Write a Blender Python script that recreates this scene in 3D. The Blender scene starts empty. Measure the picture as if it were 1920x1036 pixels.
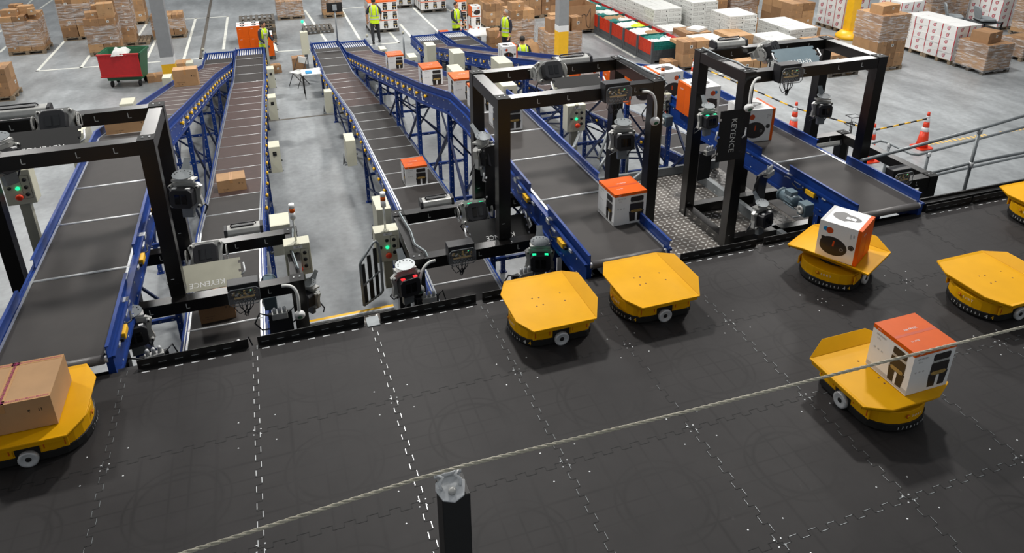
import bpy, math, random
from mathutils import Matrix, Vector
random.seed(7)
S = bpy.context.scene
COL = S.collection
PI = math.pi

# ---------------------------------------------------------------- camera
CY, CP, CR = 0.3291, 0.4030, -0.0033          # yaw, pitch, roll
CAMP = Vector((1.4305, -4.4848, 3.9611)); FPX = 1375.56; CSH = 235.1
_f = Vector((math.sin(CY)*math.cos(CP), math.cos(CY)*math.cos(CP), -math.sin(CP)))
_r0 = Vector((math.cos(CY), -math.sin(CY), 0)); _u0 = _r0.cross(_f)
_r = _r0*math.cos(CR)+_u0*math.sin(CR); _u = -_r0*math.sin(CR)+_u0*math.cos(CR)
cam_d = bpy.data.cameras.new('camera'); cam = bpy.data.objects.new('camera', cam_d); COL.objects.link(cam)
cam.matrix_world = Matrix(((_r.x,_u.x,-_f.x,CAMP.x),(_r.y,_u.y,-_f.y,CAMP.y),(_r.z,_u.z,-_f.z,CAMP.z),(0,0,0,1)))
cam_d.sensor_width = 36; cam_d.lens = 36*FPX/1920; cam_d.shift_x = 0; cam_d.shift_y = -CSH/1920
cam_d.clip_start = 0.05; cam_d.clip_end = 200
S.camera = cam
FZ = -3.3                                      # warehouse floor; the sorting deck is z = 0
def at(px, py, z=FZ):                          # the point of the plane z seen at a pixel of the 1920x1036 frame
    d = _r*((px-960)/FPX) - _u*((py-518+CSH)/FPX) + _f
    return CAMP + d*((z-CAMP.z)/d.z)

def aty(px, py, y):                              # the point of the upright plane y seen at a pixel
    d = _r*((px-960)/FPX) - _u*((py-518+CSH)/FPX) + _f
    return CAMP + d*((y-CAMP.y)/d.y)

# ---------------------------------------------------------------- view, world, lamps
S.view_settings.view_transform = 'Standard'; S.view_settings.look = 'None'
S.view_settings.exposure = 0.0; S.view_settings.gamma = 1.0; S.view_settings.use_curve_mapping = False
W = bpy.data.worlds.new('world'); S.world = W; W.use_nodes = True
W.node_tree.nodes['Background'].inputs[0].default_value = (0.90, 0.95, 1.0, 1)
W.node_tree.nodes['Background'].inputs[1].default_value = 0.30
def area(name, loc, size, power, target=None, sy=None):
    l = bpy.data.lights.new(name, 'AREA'); l.energy = power; l.shape = 'RECTANGLE'; l.size = size; l.size_y = sy or size
    o = bpy.data.objects.new(name, l); COL.objects.link(o); o.location = loc
    d = Vector(target or (loc[0], loc[1], 0))-Vector(loc)
    o.rotation_euler = d.to_track_quat('-Z', 'Y').to_euler(); l.color = (1, 0.97, 0.93)
    return o
for (x, y, p, s) in ((3.5, 5.5, 640, .6), (9.5, 3.5, 460, .6), (-5, 5, 330, .6), (-1, 17, 900, 1.5), (9, 17, 1000, 1.5), (19, 13, 1100, 1.5), (-8, 25, 900, 1.5), (23, 25, 1200, 1.5), (6, 30, 1100, 1.5)):
    area('highbay_light', (x, y, 7.5), s, p)

# ---------------------------------------------------------------- materials
def lin(c):
    c = c/255; return c/12.92 if c <= .04045 else ((c+.055)/1.055)**2.4
def rgb(h): return (lin(int(h[0:2],16)), lin(int(h[2:4],16)), lin(int(h[4:6],16)), 1)
M = {}
def mat(name, hexc, rough=.5, metal=0, var=0, scale=8, emit=0, alpha=1, spec=.5, bump=0, coat=0):
    m = bpy.data.materials.new(name); m.use_nodes = True; nt = m.node_tree; N = nt.nodes; L = nt.links
    b = N['Principled BSDF']; c = rgb(hexc)
    b.inputs['Roughness'].default_value = rough; b.inputs['Metallic'].default_value = metal
    b.inputs['Specular IOR Level'].default_value = spec; b.inputs['Coat Weight'].default_value = coat
    b.inputs['Base Color'].default_value = c; b.inputs['Alpha'].default_value = alpha
    tc = N.new('ShaderNodeTexCoord'); nz = N.new('ShaderNodeTexNoise'); nz.inputs['Scale'].default_value = scale; nz.inputs['Detail'].default_value = 5
    L.new(tc.outputs['Object'], nz.inputs['Vector'])
    if var or True:
        v = var or .05
        mr = N.new('ShaderNodeMapRange'); mr.inputs['From Min'].default_value = .3; mr.inputs['From Max'].default_value = .7
        mr.inputs['To Min'].default_value = 1-v; mr.inputs['To Max'].default_value = 1+v
        mx = N.new('ShaderNodeMix'); mx.data_type = 'RGBA'; mx.blend_type = 'MULTIPLY'; mx.inputs[0].default_value = 1
        mx.inputs[6].default_value = c
        L.new(nz.outputs['Fac'], mr.inputs['Value']); L.new(mr.outputs[0], mx.inputs[7]); L.new(mx.outputs[2], b.inputs['Base Color'])
    if bump:
        bp = N.new('ShaderNodeBump'); bp.inputs['Strength'].default_value = bump; bp.inputs['Distance'].default_value = .01
        L.new(nz.outputs['Fac'], bp.inputs['Height']); L.new(bp.outputs[0], b.inputs['Normal'])
    if emit:
        b.inputs['Emission Color'].default_value = c; b.inputs['Emission Strength'].default_value = emit
    M[name] = m; return m
mat('yellow', 'DFA200', .5, var=.04, scale=5, spec=.2)
mat('yellow2', 'F0B81E', .4)
mat('black', '100F0F', .45, var=.12, scale=20)
mat('satin_black', '12100F', .33, var=.1, scale=6, spec=.6)
mat('matt_black', '0F0F0F', .7)
mat('dark_plastic', '232326', .45)
mat('lens', '0A0A0C', .08, spec=.8)
mat('belt', '2B2725', .66, var=.12, scale=7)
mat('roller_grey', '63605E', .4)
mat('brown_belt', '44332F', .66, var=.12, scale=9)
mat('blue', '0B347C', .45, var=.1, scale=6, spec=.4)
mat('blue_dark', '14264F', .45, var=.1)
mat('alu', 'C9CCCF', .3, metal=.8, var=.08, scale=20)
mat('steel', 'B2B2AE', .33, metal=.2, var=.1, scale=14)
mat('bright_steel', 'D2D4D5', .32, metal=.25, var=.12, scale=30)
mat('lug_glint', 'F0EEE8', .18, metal=.4)  # near-white: the chequer plate's sparkle is put into the lug colour
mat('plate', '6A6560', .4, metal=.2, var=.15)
mat('galv', '84898B', .42, metal=.35, var=.12, scale=10)
mat('cream', 'C9C7B2', .45, var=.02)
mat('cream_dark', 'A5A392', .5)
mat('white', 'E2E2E0', .5, var=.03)
mat('off_white', 'D2D3CF', .5, var=.04)
mat('white_shiny', 'E6E6E4', .22, var=.03)
mat('orange', 'D65A0E', .5, spec=.25, var=.05)
mat('orange_dark', 'C2470F', .5, var=.1, scale=4)
mat('print_black', '2A2625', .4)
mat('print_grey', '8C8A88', .5)
mat('print_lightgrey', 'B9B8B6', .5)
mat('food', 'DDB86C', .6, var=.2, scale=60)
mat('tape_tan', 'B98B5B', .4)
mat('magenta', 'B03A6C', .6)
mat('red_print', 'B02B3A', .5)
for i, h in enumerate(('A27E5A', '967250', '896848', 'B08A62')): mat('carton%d' % i, h, .75, var=.08, scale=5)
mat('carton_dark', '7C5537', .8)
mat('carton_red', '8E3B2A', .7)
mat('wood', '857560', .8, var=.25, scale=12)
mat('wood_grey', '58534C', .85, var=.25, scale=12)
mat('red', 'B81F22', .45, var=.08)
mat('red_glow', 'FF2A30', .4, emit=1.5)
mat('green_glow', '20D890', .4, emit=1.6)
mat('green', '1F5A3A', .5)
mat('teal', '0E7068', .6, var=.2)
mat('hi_vis', 'CBEA1E', .6, var=.08, scale=20)
mat('silver_tape', 'B9BDB8', .4)
mat('navy', '1E2230', .8)
mat('charcoal', '2B2B2E', .8)
mat('skin', 'B98566', .6)
mat('hair_dark', '1D1714', .7)
mat('hair_grey', '8C8580', .7)
mat('safety_orange', 'E8401C', .4)
mat('reflective', 'E8E8EA', .35)
mat('line_white', 'DADBD2', .6, var=.1, scale=3)
mat('column_grey', '8F9192', .55)
mat('motor_grey', '5F7078', .4, var=.06)
mat('pcb', '39461F', .5, var=.4, scale=120)
mat('cable', '26282C', .5)
mat('cable_grey', '9AA5A8', .45)
mat('rope', 'BDB7A4', .5, var=.15, scale=200)
mat('crate_grey', '4A4D50', .6)
mat('seat_grey', '8E9497', .6)
mat('blue_liquid', '1E88C0', .3)
def film():
    m = bpy.data.materials.new('stretch_film'); m.use_nodes = True; nt = m.node_tree; N = nt.nodes; L = nt.links; N.clear()
    out = N.new('ShaderNodeOutputMaterial'); tr = N.new('ShaderNodeBsdfTransparent'); gl = N.new('ShaderNodeBsdfPrincipled')
    gl.inputs['Base Color'].default_value = (.75,.74,.74,1); gl.inputs['Roughness'].default_value = .18
    mix = N.new('ShaderNodeMixShader'); tc = N.new('ShaderNodeTexCoord'); mp = N.new('ShaderNodeMapping'); mp.inputs['Scale'].default_value = (2,2,14)
    mp.inputs['Rotation'].default_value = (.15,.1,0)
    nz = N.new('ShaderNodeTexNoise'); nz.inputs['Scale'].default_value = 1.6; nz.inputs['Detail'].default_value = 6
    rp = N.new('ShaderNodeMapRange'); rp.inputs['From Min'].default_value = .45; rp.inputs['From Max'].default_value = .72; rp.inputs['To Min'].default_value = .1; rp.inputs['To Max'].default_value = .75
    bp = N.new('ShaderNodeBump'); bp.inputs['Strength'].default_value = .8; bp.inputs['Distance'].default_value = .05
    L.new(tc.outputs['Object'], mp.inputs[0]); L.new(mp.outputs[0], nz.inputs['Vector']); L.new(nz.outputs['Fac'], rp.inputs['Value'])
    L.new(rp.outputs[0], mix.inputs[0]); L.new(nz.outputs['Fac'], bp.inputs['Height']); L.new(bp.outputs[0], gl.inputs['Normal'])
    L.new(tr.outputs[0], mix.inputs[1]); L.new(gl.outputs[0], mix.inputs[2]); L.new(mix.outputs[0], out.inputs[0]); M['film'] = m
    c = m.copy(); c.name = 'clear_plastic'; M['clear'] = c
    r = [n for n in c.node_tree.nodes if n.type == 'MAP_RANGE'][0]; r.inputs['To Min'].default_value = .06; r.inputs['To Max'].default_value = .14
film()
# concrete floor
def concrete():
    m = mat('concrete', 'A9ADAE', .38, var=.0, spec=.5); nt = m.node_tree; N = nt.nodes; L = nt.links; b = N['Principled BSDF']
    tc = N.new('ShaderNodeTexCoord')
    def noise(s, d, mp=None):
        n = N.new('ShaderNodeTexNoise'); n.inputs['Scale'].default_value = s; n.inputs['Detail'].default_value = d
        if mp:
            q = N.new('ShaderNodeMapping'); q.inputs['Scale'].default_value = mp; L.new(tc.outputs['Object'], q.inputs[0]); L.new(q.outputs[0], n.inputs['Vector'])
        else: L.new(tc.outputs['Object'], n.inputs['Vector'])
        return n
    n1 = noise(.35, 6); n2 = noise(2.4, 8, (1,.35,1)); n3 = noise(9, 4)
    def rng(n, a, b_, c, d):
        r = N.new('ShaderNodeMapRange'); r.inputs['From Min'].default_value = a; r.inputs['From Max'].default_value = b_; r.inputs['To Min'].default_value = c; r.inputs['To Max'].default_value = d
        L.new(n.outputs['Fac'], r.inputs['Value']); return r
    r1 = rng(n1,.35,.65,.74,1.12); r2 = rng(n2,.35,.7,.8,1.1); r3 = rng(n3,.3,.7,.88,1.1)
    m1 = N.new('ShaderNodeMath'); m1.operation = 'MULTIPLY'; L.new(r1.outputs[0], m1.inputs[0]); L.new(r2.outputs[0], m1.inputs[1])
    m2 = N.new('ShaderNodeMath'); m2.operation = 'MULTIPLY'; L.new(m1.outputs[0], m2.inputs[0]); L.new(r3.outputs[0], m2.inputs[1])
    mx = N.new('ShaderNodeMix'); mx.data_type = 'RGBA'; mx.blend_type = 'MULTIPLY'; mx.inputs[0].default_value = 1; mx.inputs[6].default_value = rgb('989C9E')
    L.new(m2.outputs[0], mx.inputs[7]); L.new(mx.outputs[2], b.inputs['Base Color'])
concrete()
def deck_mat():
    m = mat('deck', '3B3938', .5, var=0, spec=.22); nt = m.node_tree; N = nt.nodes; L = nt.links; b = N['Principled BSDF']
    tc = N.new('ShaderNodeTexCoord'); sp = N.new('ShaderNodeSeparateXYZ'); L.new(tc.outputs['Object'], sp.inputs[0])
    def math_(op, a, b_=None, clamp=False):
        n = N.new('ShaderNodeMath'); n.operation = op; n.use_clamp = clamp
        for i, v in enumerate((a, b_)):
            if v is None: continue
            if isinstance(v, (int, float)): n.inputs[i].default_value = v
            else: L.new(v, n.inputs[i])
        return n.outputs[0]
    fx = math_('FRACT', sp.outputs[0]); fy = math_('FRACT', sp.outputs[1])
    dx = math_('SUBTRACT', fx, .5); dy = math_('SUBTRACT', fy, .5)
    rr = math_('SQRT', math_('ADD', math_('MULTIPLY', dx, dx), math_('MULTIPLY', dy, dy)))
    def band(v, c, w): return math_('SUBTRACT', 1, math_('DIVIDE', math_('ABSOLUTE', math_('SUBTRACT', v, c)), w), True)
    marks = None
    for v, c, w in ((rr,.27,.022),(rr,.33,.014),(fx,.235,.018),(fx,.73,.02),(fx,.44,.012),(fx,.56,.012),(fy,.25,.014),(fy,.72,.016),(fy,.45,.01),(fy,.57,.01)):
        o = band(v, c, w)
        marks = o if marks is None else math_('MAXIMUM', marks, o)
    nz = N.new('ShaderNodeTexNoise'); nz.inputs['Scale'].default_value = 1.3; nz.inputs['Detail'].default_value = 3; L.new(tc.outputs['Object'], nz.inputs['Vector'])
    amt = N.new('ShaderNodeMapRange'); amt.inputs['From Min'].default_value = .38; amt.inputs['From Max'].default_value = .62; L.new(nz.outputs['Fac'], amt.inputs['Value'])
    k = math_('MULTIPLY', math_('MULTIPLY', marks, amt.outputs[0]), .34)
    n2 = N.new('ShaderNodeTexNoise'); n2.inputs['Scale'].default_value = 4; n2.inputs['Detail'].default_value = 8; n2.inputs['Roughness'].default_value = .7; L.new(tc.outputs['Object'], n2.inputs['Vector'])
    r2 = N.new('ShaderNodeMapRange'); r2.inputs['From Min'].default_value = .3; r2.inputs['From Max'].default_value = .75; r2.inputs['To Min'].default_value = .86; r2.inputs['To Max'].default_value = 1.14; L.new(n2.outputs['Fac'], r2.inputs['Value'])
    n3 = N.new('ShaderNodeTexNoise'); n3.inputs['Scale'].default_value = 26; n3.inputs['Detail'].default_value = 5; L.new(tc.outputs['Object'], n3.inputs['Vector'])
    n4 = N.new('ShaderNodeTexNoise'); n4.inputs['Scale'].default_value = 2.2; n4.inputs['Detail'].default_value = 2; L.new(tc.outputs['Object'], n4.inputs['Vector'])
    sc = math_('MULTIPLY', math_('MULTIPLY', math_('SUBTRACT', n3.outputs['Fac'], .6, True), 3, True), math_('MULTIPLY', math_('SUBTRACT', n4.outputs['Fac'], .6, True), 4, True))
    val = math_('ADD', math_('MULTIPLY', math_('SUBTRACT', 1, k), r2.outputs[0]), math_('MULTIPLY', sc, 2.6))
    mx = N.new('ShaderNodeMix'); mx.data_type = 'RGBA'; mx.blend_type = 'MULTIPLY'; mx.inputs[0].default_value = 1; mx.inputs[6].default_value = rgb('302E2E')
    L.new(val, mx.inputs[7]); L.new(mx.outputs[2], b.inputs['Base Color'])
    b.inputs['Roughness'].default_value = .58
deck_mat()

# ---------------------------------------------------------------- mesh builder
_text = {}
def text_geo(s):
    if s not in _text:
        c = bpy.data.curves.new('t', 'FONT'); c.body = s; c.size = 1; c.align_x = 'CENTER'; c.align_y = 'CENTER'; c.resolution_u = 2
        o = bpy.data.objects.new('t', c); COL.objects.link(o); bpy.context.view_layer.update()
        me = bpy.data.meshes.new_from_object(o)
        _text[s] = ([v.co.copy() for v in me.vertices], [tuple(p.vertices) for p in me.polygons])
        bpy.data.objects.remove(o); bpy.data.curves.remove(c)
    return _text[s]
class MB:
    def __init__(s): s.v = []; s.f = []; s.mi = []; s.T = Matrix.Identity(4); s.sm = []
    def add(s, vs, fs, m=0, smooth=False, T=None):
        n = len(s.v); X = s.T @ T if T is not None else s.T
        s.v += [tuple(X @ Vector(p)) for p in vs]
        for f in fs: s.f.append(tuple(i+n for i in f)); s.mi.append(m); s.sm.append(smooth)
        return s
    def box(s, c, d, m=0, T=None, ms=None):       # ms: materials for -x +x -y +y -z +z
        x,y,z = c; a,b,h = d[0]/2,d[1]/2,d[2]/2
        vs = [(x-a,y-b,z-h),(x+a,y-b,z-h),(x+a,y+b,z-h),(x-a,y+b,z-h),(x-a,y-b,z+h),(x+a,y-b,z+h),(x+a,y+b,z+h),(x-a,y+b,z+h)]
        fs = [(0,4,7,3),(1,2,6,5),(0,1,5,4),(3,7,6,2),(0,3,2,1),(4,5,6,7)]
        n = len(s.f); s.add(vs, fs, m, T=T)
        if ms:
            for i, k in enumerate(ms): s.mi[n+i] = k
        return s
    def bb(s, x0,x1,y0,y1,z0,z1, m=0, T=None): return s.box(((x0+x1)/2,(y0+y1)/2,(z0+z1)/2),(x1-x0,y1-y0,z1-z0), m, T)
    def beam(s, p, q, w, h, m=0, up=(0,0,1)):     # rectangular bar from p to q
        p, q = Vector(p), Vector(q); d = q-p; L_ = d.length
        if L_ < 1e-6: return s
        z = d/L_; u = Vector(up)
        if abs(z.dot(u)) > .99: u = Vector((0,1,0))
        x = u.cross(z).normalized(); y = z.cross(x)
        T = Matrix(((x.x,y.x,z.x,p.x),(x.y,y.y,z.y,p.y),(x.z,y.z,z.z,p.z),(0,0,0,1)))
        return s.box((0,0,L_/2),(w,h,L_), m, T)
    def tube(s, pts, r, n=8, m=0, caps=True, smooth=True):
        pts = [Vector(p) for p in pts]; k = len(pts); rs = r if isinstance(r, (list, tuple)) else [r]*k
        vs = []; prev = None
        for i, p in enumerate(pts):
            d = (pts[min(i+1,k-1)]-pts[max(i-1,0)])
            d = d.normalized() if d.length > 1e-9 else Vector((0,0,1))
            if prev is None:
                a = Vector((0,0,1)) if abs(d.z) < .9 else Vector((1,0,0)); x = a.cross(d).normalized()
            else:
                x = (prev-d*prev.dot(d)); x = x.normalized() if x.length > 1e-6 else d.orthogonal().normalized()
            prev = x; y = d.cross(x)
            for j in range(n):
                t = 2*PI*j/n; vs.append(p+(x*math.cos(t)+y*math.sin(t))*rs[i])
        fs = [(i*n+j, i*n+(j+1)%n, (i+1)*n+(j+1)%n, (i+1)*n+j) for i in range(k-1) for j in range(n)]
        s.add(vs, fs, m, smooth)
        if caps:
            s.f.append(tuple(len(s.v)-len(vs)+j for j in range(n))[::-1]); s.mi.append(m); s.sm.append(False)
            s.f.append(tuple(len(s.v)-n+j for j in range(n))); s.mi.append(m); s.sm.append(False)
        return s
    def prism(s, poly, z0, z1, m=0, T=None, mtop=None):
        n = len(poly); vs = [(x,y,z0) for x,y in poly]+[(x,y,z1) for x,y in poly]
        fs = [(i,(i+1)%n,(i+1)%n+n,i+n) for i in range(n)]+[tuple(range(n))[::-1], tuple(range(n,2*n))]
        s.add(vs, fs, m, T=T)
        if mtop is not None: s.mi[-1] = mtop
        return s
    def lathe(s, prof, n=20, m=0, T=None, smooth=True):
        vs = [(r*math.cos(2*PI*j/n), r*math.sin(2*PI*j/n), z) for r, z in prof for j in range(n)]
        k = len(prof); fs = [(i*n+j, i*n+(j+1)%n, (i+1)*n+(j+1)%n, (i+1)*n+j) for i in range(k-1) for j in range(n)]
        fs += [tuple(range(n))[::-1], tuple((k-1)*n+j for j in range(n))]
        return s.add(vs, fs, m, smooth, T)
    def ell(s, c, r, m=0, n=12, T=None):
        k = 8; prof = [(math.sin(PI*i/k)*1.0+1e-4, -math.cos(PI*i/k)) for i in range(k+1)]
        X = Matrix.Translation(c) @ Matrix.Diagonal((r[0],r[1],r[2],1))
        return s.lathe(prof, n, m, (T @ X) if T is not None else X)
    def text(s, t, size, T, m=0, sx=1):
        vs, fs = text_geo(t)
        return s.add([(v.x*size*sx, v.y*size, 0) for v in vs], fs, m, T=T)
    def build(s, name, mats, parent=None, bevel=0, loc=None):
        me = bpy.data.meshes.new(name); me.from_pydata(s.v, [], s.f)
        for k in (mats if isinstance(mats, (list, tuple)) else [mats]): me.materials.append(M[k])
        me.polygons.foreach_set('material_index', s.mi); me.polygons.foreach_set('use_smooth', s.sm); me.update()
        o = bpy.data.objects.new(name, me); COL.objects.link(o)
        if parent: o.parent = parent
        if loc: o.location = loc
        if bevel:
            b = o.modifiers.new('bevel', 'BEVEL'); b.width = bevel; b.segments = 2; b.limit_method = 'ANGLE'; b.harden_normals = False
        return o
def face(origin, right, up):                     # matrix whose xy plane lies on a face; z = outward
    r = Vector(right).normalized(); u = Vector(up).normalized(); n = r.cross(u)
    return Matrix(((r.x,u.x,n.x,origin[0]),(r.y,u.y,n.y,origin[1]),(r.z,u.z,n.z,origin[2]),(0,0,0,1)))
TR = Matrix.Translation
def RZ(a): return Matrix.Rotation(a, 4, 'Z')
def RX(a): return Matrix.Rotation(a, 4, 'X')
def RY(a): return Matrix.Rotation(a, 4, 'Y')
def rrect(w, h, r, n=4):
    o = []
    for cx, cy, a in ((w/2-r,h/2-r,0),(-w/2+r,h/2-r,PI/2),(-w/2+r,-h/2+r,PI),(w/2-r,-h/2+r,3*PI/2)):
        o += [(cx+r*math.cos(a+PI/2*i/n), cy+r*math.sin(a+PI/2*i/n)) for i in range(n+1)]
    return o
def tag(o, label=None, cat=None, group=None, kind=None):
    if label: o['label'] = label
    if cat: o['category'] = cat
    if group: o['group'] = group
    if kind: o['kind'] = kind
    return o
def thing(name, label, cat, loc=(0,0,0), rz=0, group=None):
    o = bpy.data.objects.new(name, None); COL.objects.link(o); o.empty_display_size = .1
    o.location = loc; o.rotation_euler = (0,0,rz); return tag(o, label, cat, group)
def dup(root, loc=None, rz=None, label=None, group=None):
    r = root.copy(); COL.objects.link(r)
    if loc is not None: r.location = loc
    if rz is not None: r.rotation_euler = (0,0,rz)
    if label: r['label'] = label
    if group: r['group'] = group
    for ch in list(root.children):
        c = ch.copy(); COL.objects.link(c); c.parent = r
        for g in list(ch.children):
            d = g.copy(); COL.objects.link(d); d.parent = c
    return r
def struct(name, mb, mats, bevel=0): return tag(mb.build(name, mats, bevel=bevel), kind='structure')
# ================================================================ SETTING
struct('floor', MB().bb(-30,60,-12,60,FZ-.1,FZ), 'concrete')
LY = 1.05                                         # far edge of the sorting deck
struct('floor', MB().bb(-9,16,-3.1,LY,-.16,0), 'deck')
# jigsaw seams between the deck tiles
seam = MB(); glint_dash = MB(); bolt = MB()  # pale strips put in for the gleam along the seam edges
ZS = .0012
def strip(mb, p, q, w, z, m=0):
    d = Vector((q[0]-p[0], q[1]-p[1], 0)); L_ = d.length; n = Vector((-d.y, d.x, 0))/L_*w/2; e = d/L_*w/2*0
    mb.add([(p[0]-n.x,p[1]-n.y,z),(q[0]-n.x,q[1]-n.y,z),(q[0]+n.x,q[1]+n.y,z),(p[0]+n.x,p[1]+n.y,z)], [(0,1,2,3)], m)
NT = 7
for i in range(-8, 16):                          # seams running away from the camera
    for j in range(-3, 2):
        y1 = j if j < 1 else LY
        if j == 1: y0 = 0; span = LY
        else: y0 = j-1 if j > -3 else -3.1; span = y1-y0
        if j == 0: y0, span = -1, 1
        if j == 1: y0, span = 0, LY
        h = span/(NT*2)
        for k in range(NT*2):
            a, b = y0+k*h, y0+(k+1)*h; x = i+(.018 if k % 2 else -.018)
            strip(seam, (x,a), (x,b), .005, ZS); strip(seam, (i-.018,b), (i+.018,b), .004, ZS)
            if i in (0,1,2,3,5) or (i == 4 and k % 3 == 0) or j < 0:
                strip(glint_dash, (x+.002,a+h*.15), (x+.002,b-h*.15), .005 if i in (1,2) else .0028, ZS+.0006, 0 if i in (1,2) else 1)
for j in range(-3, 1):                           # seams running across
    for i in range(-9, 16):
        h = 1/(NT*2)
        for k in range(NT*2):
            a, b = i+k*h, i+(k+1)*h; y = j+(.018 if k % 2 else -.018)
            strip(seam, (a,y), (b,y), .005, ZS); strip(seam, (b,j-.018), (b,j+.018), .004, ZS)
            if (j == -1 and i >= 5) or (j == -2 and i >= 4): strip(glint_dash, (a+h*.15,y), (b-h*.15,y), .0028, ZS+.0006, 1)
for i in range(-8, 16):
    for j in range(-3, 1):
        for sx, sy in ((-.035,0),(.035,0),(0,-.035),(0,.035)):
            c, s = math.cos(.78), math.sin(.78)
            bolt.lathe([(.0065,0),(.006,.0015),(.002,.002)], 8, 0, TR((i+sx*c-sy*s, j+sx*s+sy*c, 0)))
        for dx, dy in ((-.13,-.12),(.13,-.12),(-.13,.14),(.13,.14)):
            bolt.lathe([(.0065,0),(.006,.0015),(.002,.002)], 8, 0, TR((i+dx, j+dy, 0)))
struct('trim_1', seam, 'matt_black'); struct('trim_2', glint_dash, ['bright_steel', 'galv']); struct('trim_3', bolt, 'bright_steel')
# black slotted kerb along the deck edge
kerb = MB(); kd = MB()
for x0, x1 in ((.10,.955),(1.03,1.93),(2.07,2.96),(3.02,3.9),(5.12,6.03),(6.12,7.35),(8.32,9.0),(9.03,10.0),(10.03,12.9)):
    kerb.bb(x0,x1,LY-.012,LY-.006,-.02,.085); kerb.bb(x0,x1,LY-.05,LY-.006,0,.004)
    n = int((x1-x0)/.125)
    for k in range(n):
        x = x0+.06+k*.125
        kd.bb(x-.03,x+.03,LY-.075,LY-.063,.0005,.002); kd.bb(x-.03,x+.03,LY-.0135,LY-.012,.028,.034, 1)
kerb.bb(8.34,12.9,LY+.06,LY+.12,-.05,.07); kerb.bb(8.34,12.9,LY+.12,LY+.14,-.05,.1)
for x0, x1 in ((-1.1,.1),(3.95,5.1),(7.2,8.34)): kerb.bb(x0,x1,LY,LY+.1,-.3,-.04)
struct('trim_4', kerb, 'black'); struct('trim_5', kd, ['bright_steel', 'galv'])
# edge beam; the black sheet stands in for the dark open void below
fr = MB()
fr.bb(-9,16,LY-.06,LY-.02,-.34,-.16); fr.bb(-9,16,LY-.3,LY-.2,-3.3,-.34)
struct('deck_edge_dark_void', fr, 'matt_black')
# floor joints and painted lines
def line(mb, pts, w=.1, z=FZ+.003):
    for p, q in zip(pts, pts[1:]):
        d = (q-p).normalized()*w/2; strip(mb, (p.x-d.x,p.y-d.y), (q.x+d.x,q.y+d.y), w, z)
pl = MB()
for L_ in (((0,60),(60,0)), ((75,16),(98,0)), ((0,98),(14,85)), ((70,133),(121,77)), ((70,133),(400,108)), ((152,127),(168,104)), ((244,92),(278,39)), ((276,108),(293,72)),
           ((345,110),(367,34)), ((345,36),(427,31)), ((427,31),(419,92)), ((519,98),(514,80)), ((516,97),(590,92)), ((612,77),(572,20)), ((568,40),(578,55)),
           ((640,17),(682,13)), ((640,17),(675,74)), ((690,84),(748,80)), ((748,80),(730,60)), ((751,46),(780,80)), ((772,12),(828,65)), ((836,16),(852,25)),
           ((890,40),(945,62)), ((1116,66),(1190,107)), ((1340,140),(1460,122)), ((700,96),(690,84)), ((1845,40),(1900,60))):
    line(pl, [at(*p) for p in L_], .1)
struct('trim_6', pl, 'line_white')
jt = MB()
line(jt, [at(495,228), at(640,212)], .09); line(jt, [at(640,212), at(1080,160)], .09); line(jt, [at(376,110), at(396,0)], .12)
struct('trim_7', jt, 'wood_grey')
yd = MB()
for k in range(24):
    if 13 < k < 17: continue
    x = 17.1+k*.15; strip(yd, (x,8.5), (x+.09,8.5), .12, FZ+.004)
struct('trim_11', yd, 'food')
# ================================================================ STEEL COLUMNS
def column(px, py, r, label, h_y=1.1, h_w=.2, w=.35):
    p = at(px, py); t = thing('steel_column', label, 'column', p)
    MB().bb(-w/2,w/2,-w/2,w/2,h_y+h_w,13).build('shaft', 'column_grey', t)
    tag(MB().bb(-w/2-.004,w/2+.004,-w/2-.004,w/2+.004,h_y,h_y+h_w).build('white_band', 'white', t), 'white band')
    tag(MB().bb(-w/2-.004,w/2+.004,-w/2-.004,w/2+.004,0,h_y).build('yellow_base', 'yellow2', t), 'yellow painted base')
    MB().bb(-w/2-.08,w/2+.08,-w/2-.08,w/2+.08,0,.02).build('base_plate', 'column_grey', t)
    return t
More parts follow.
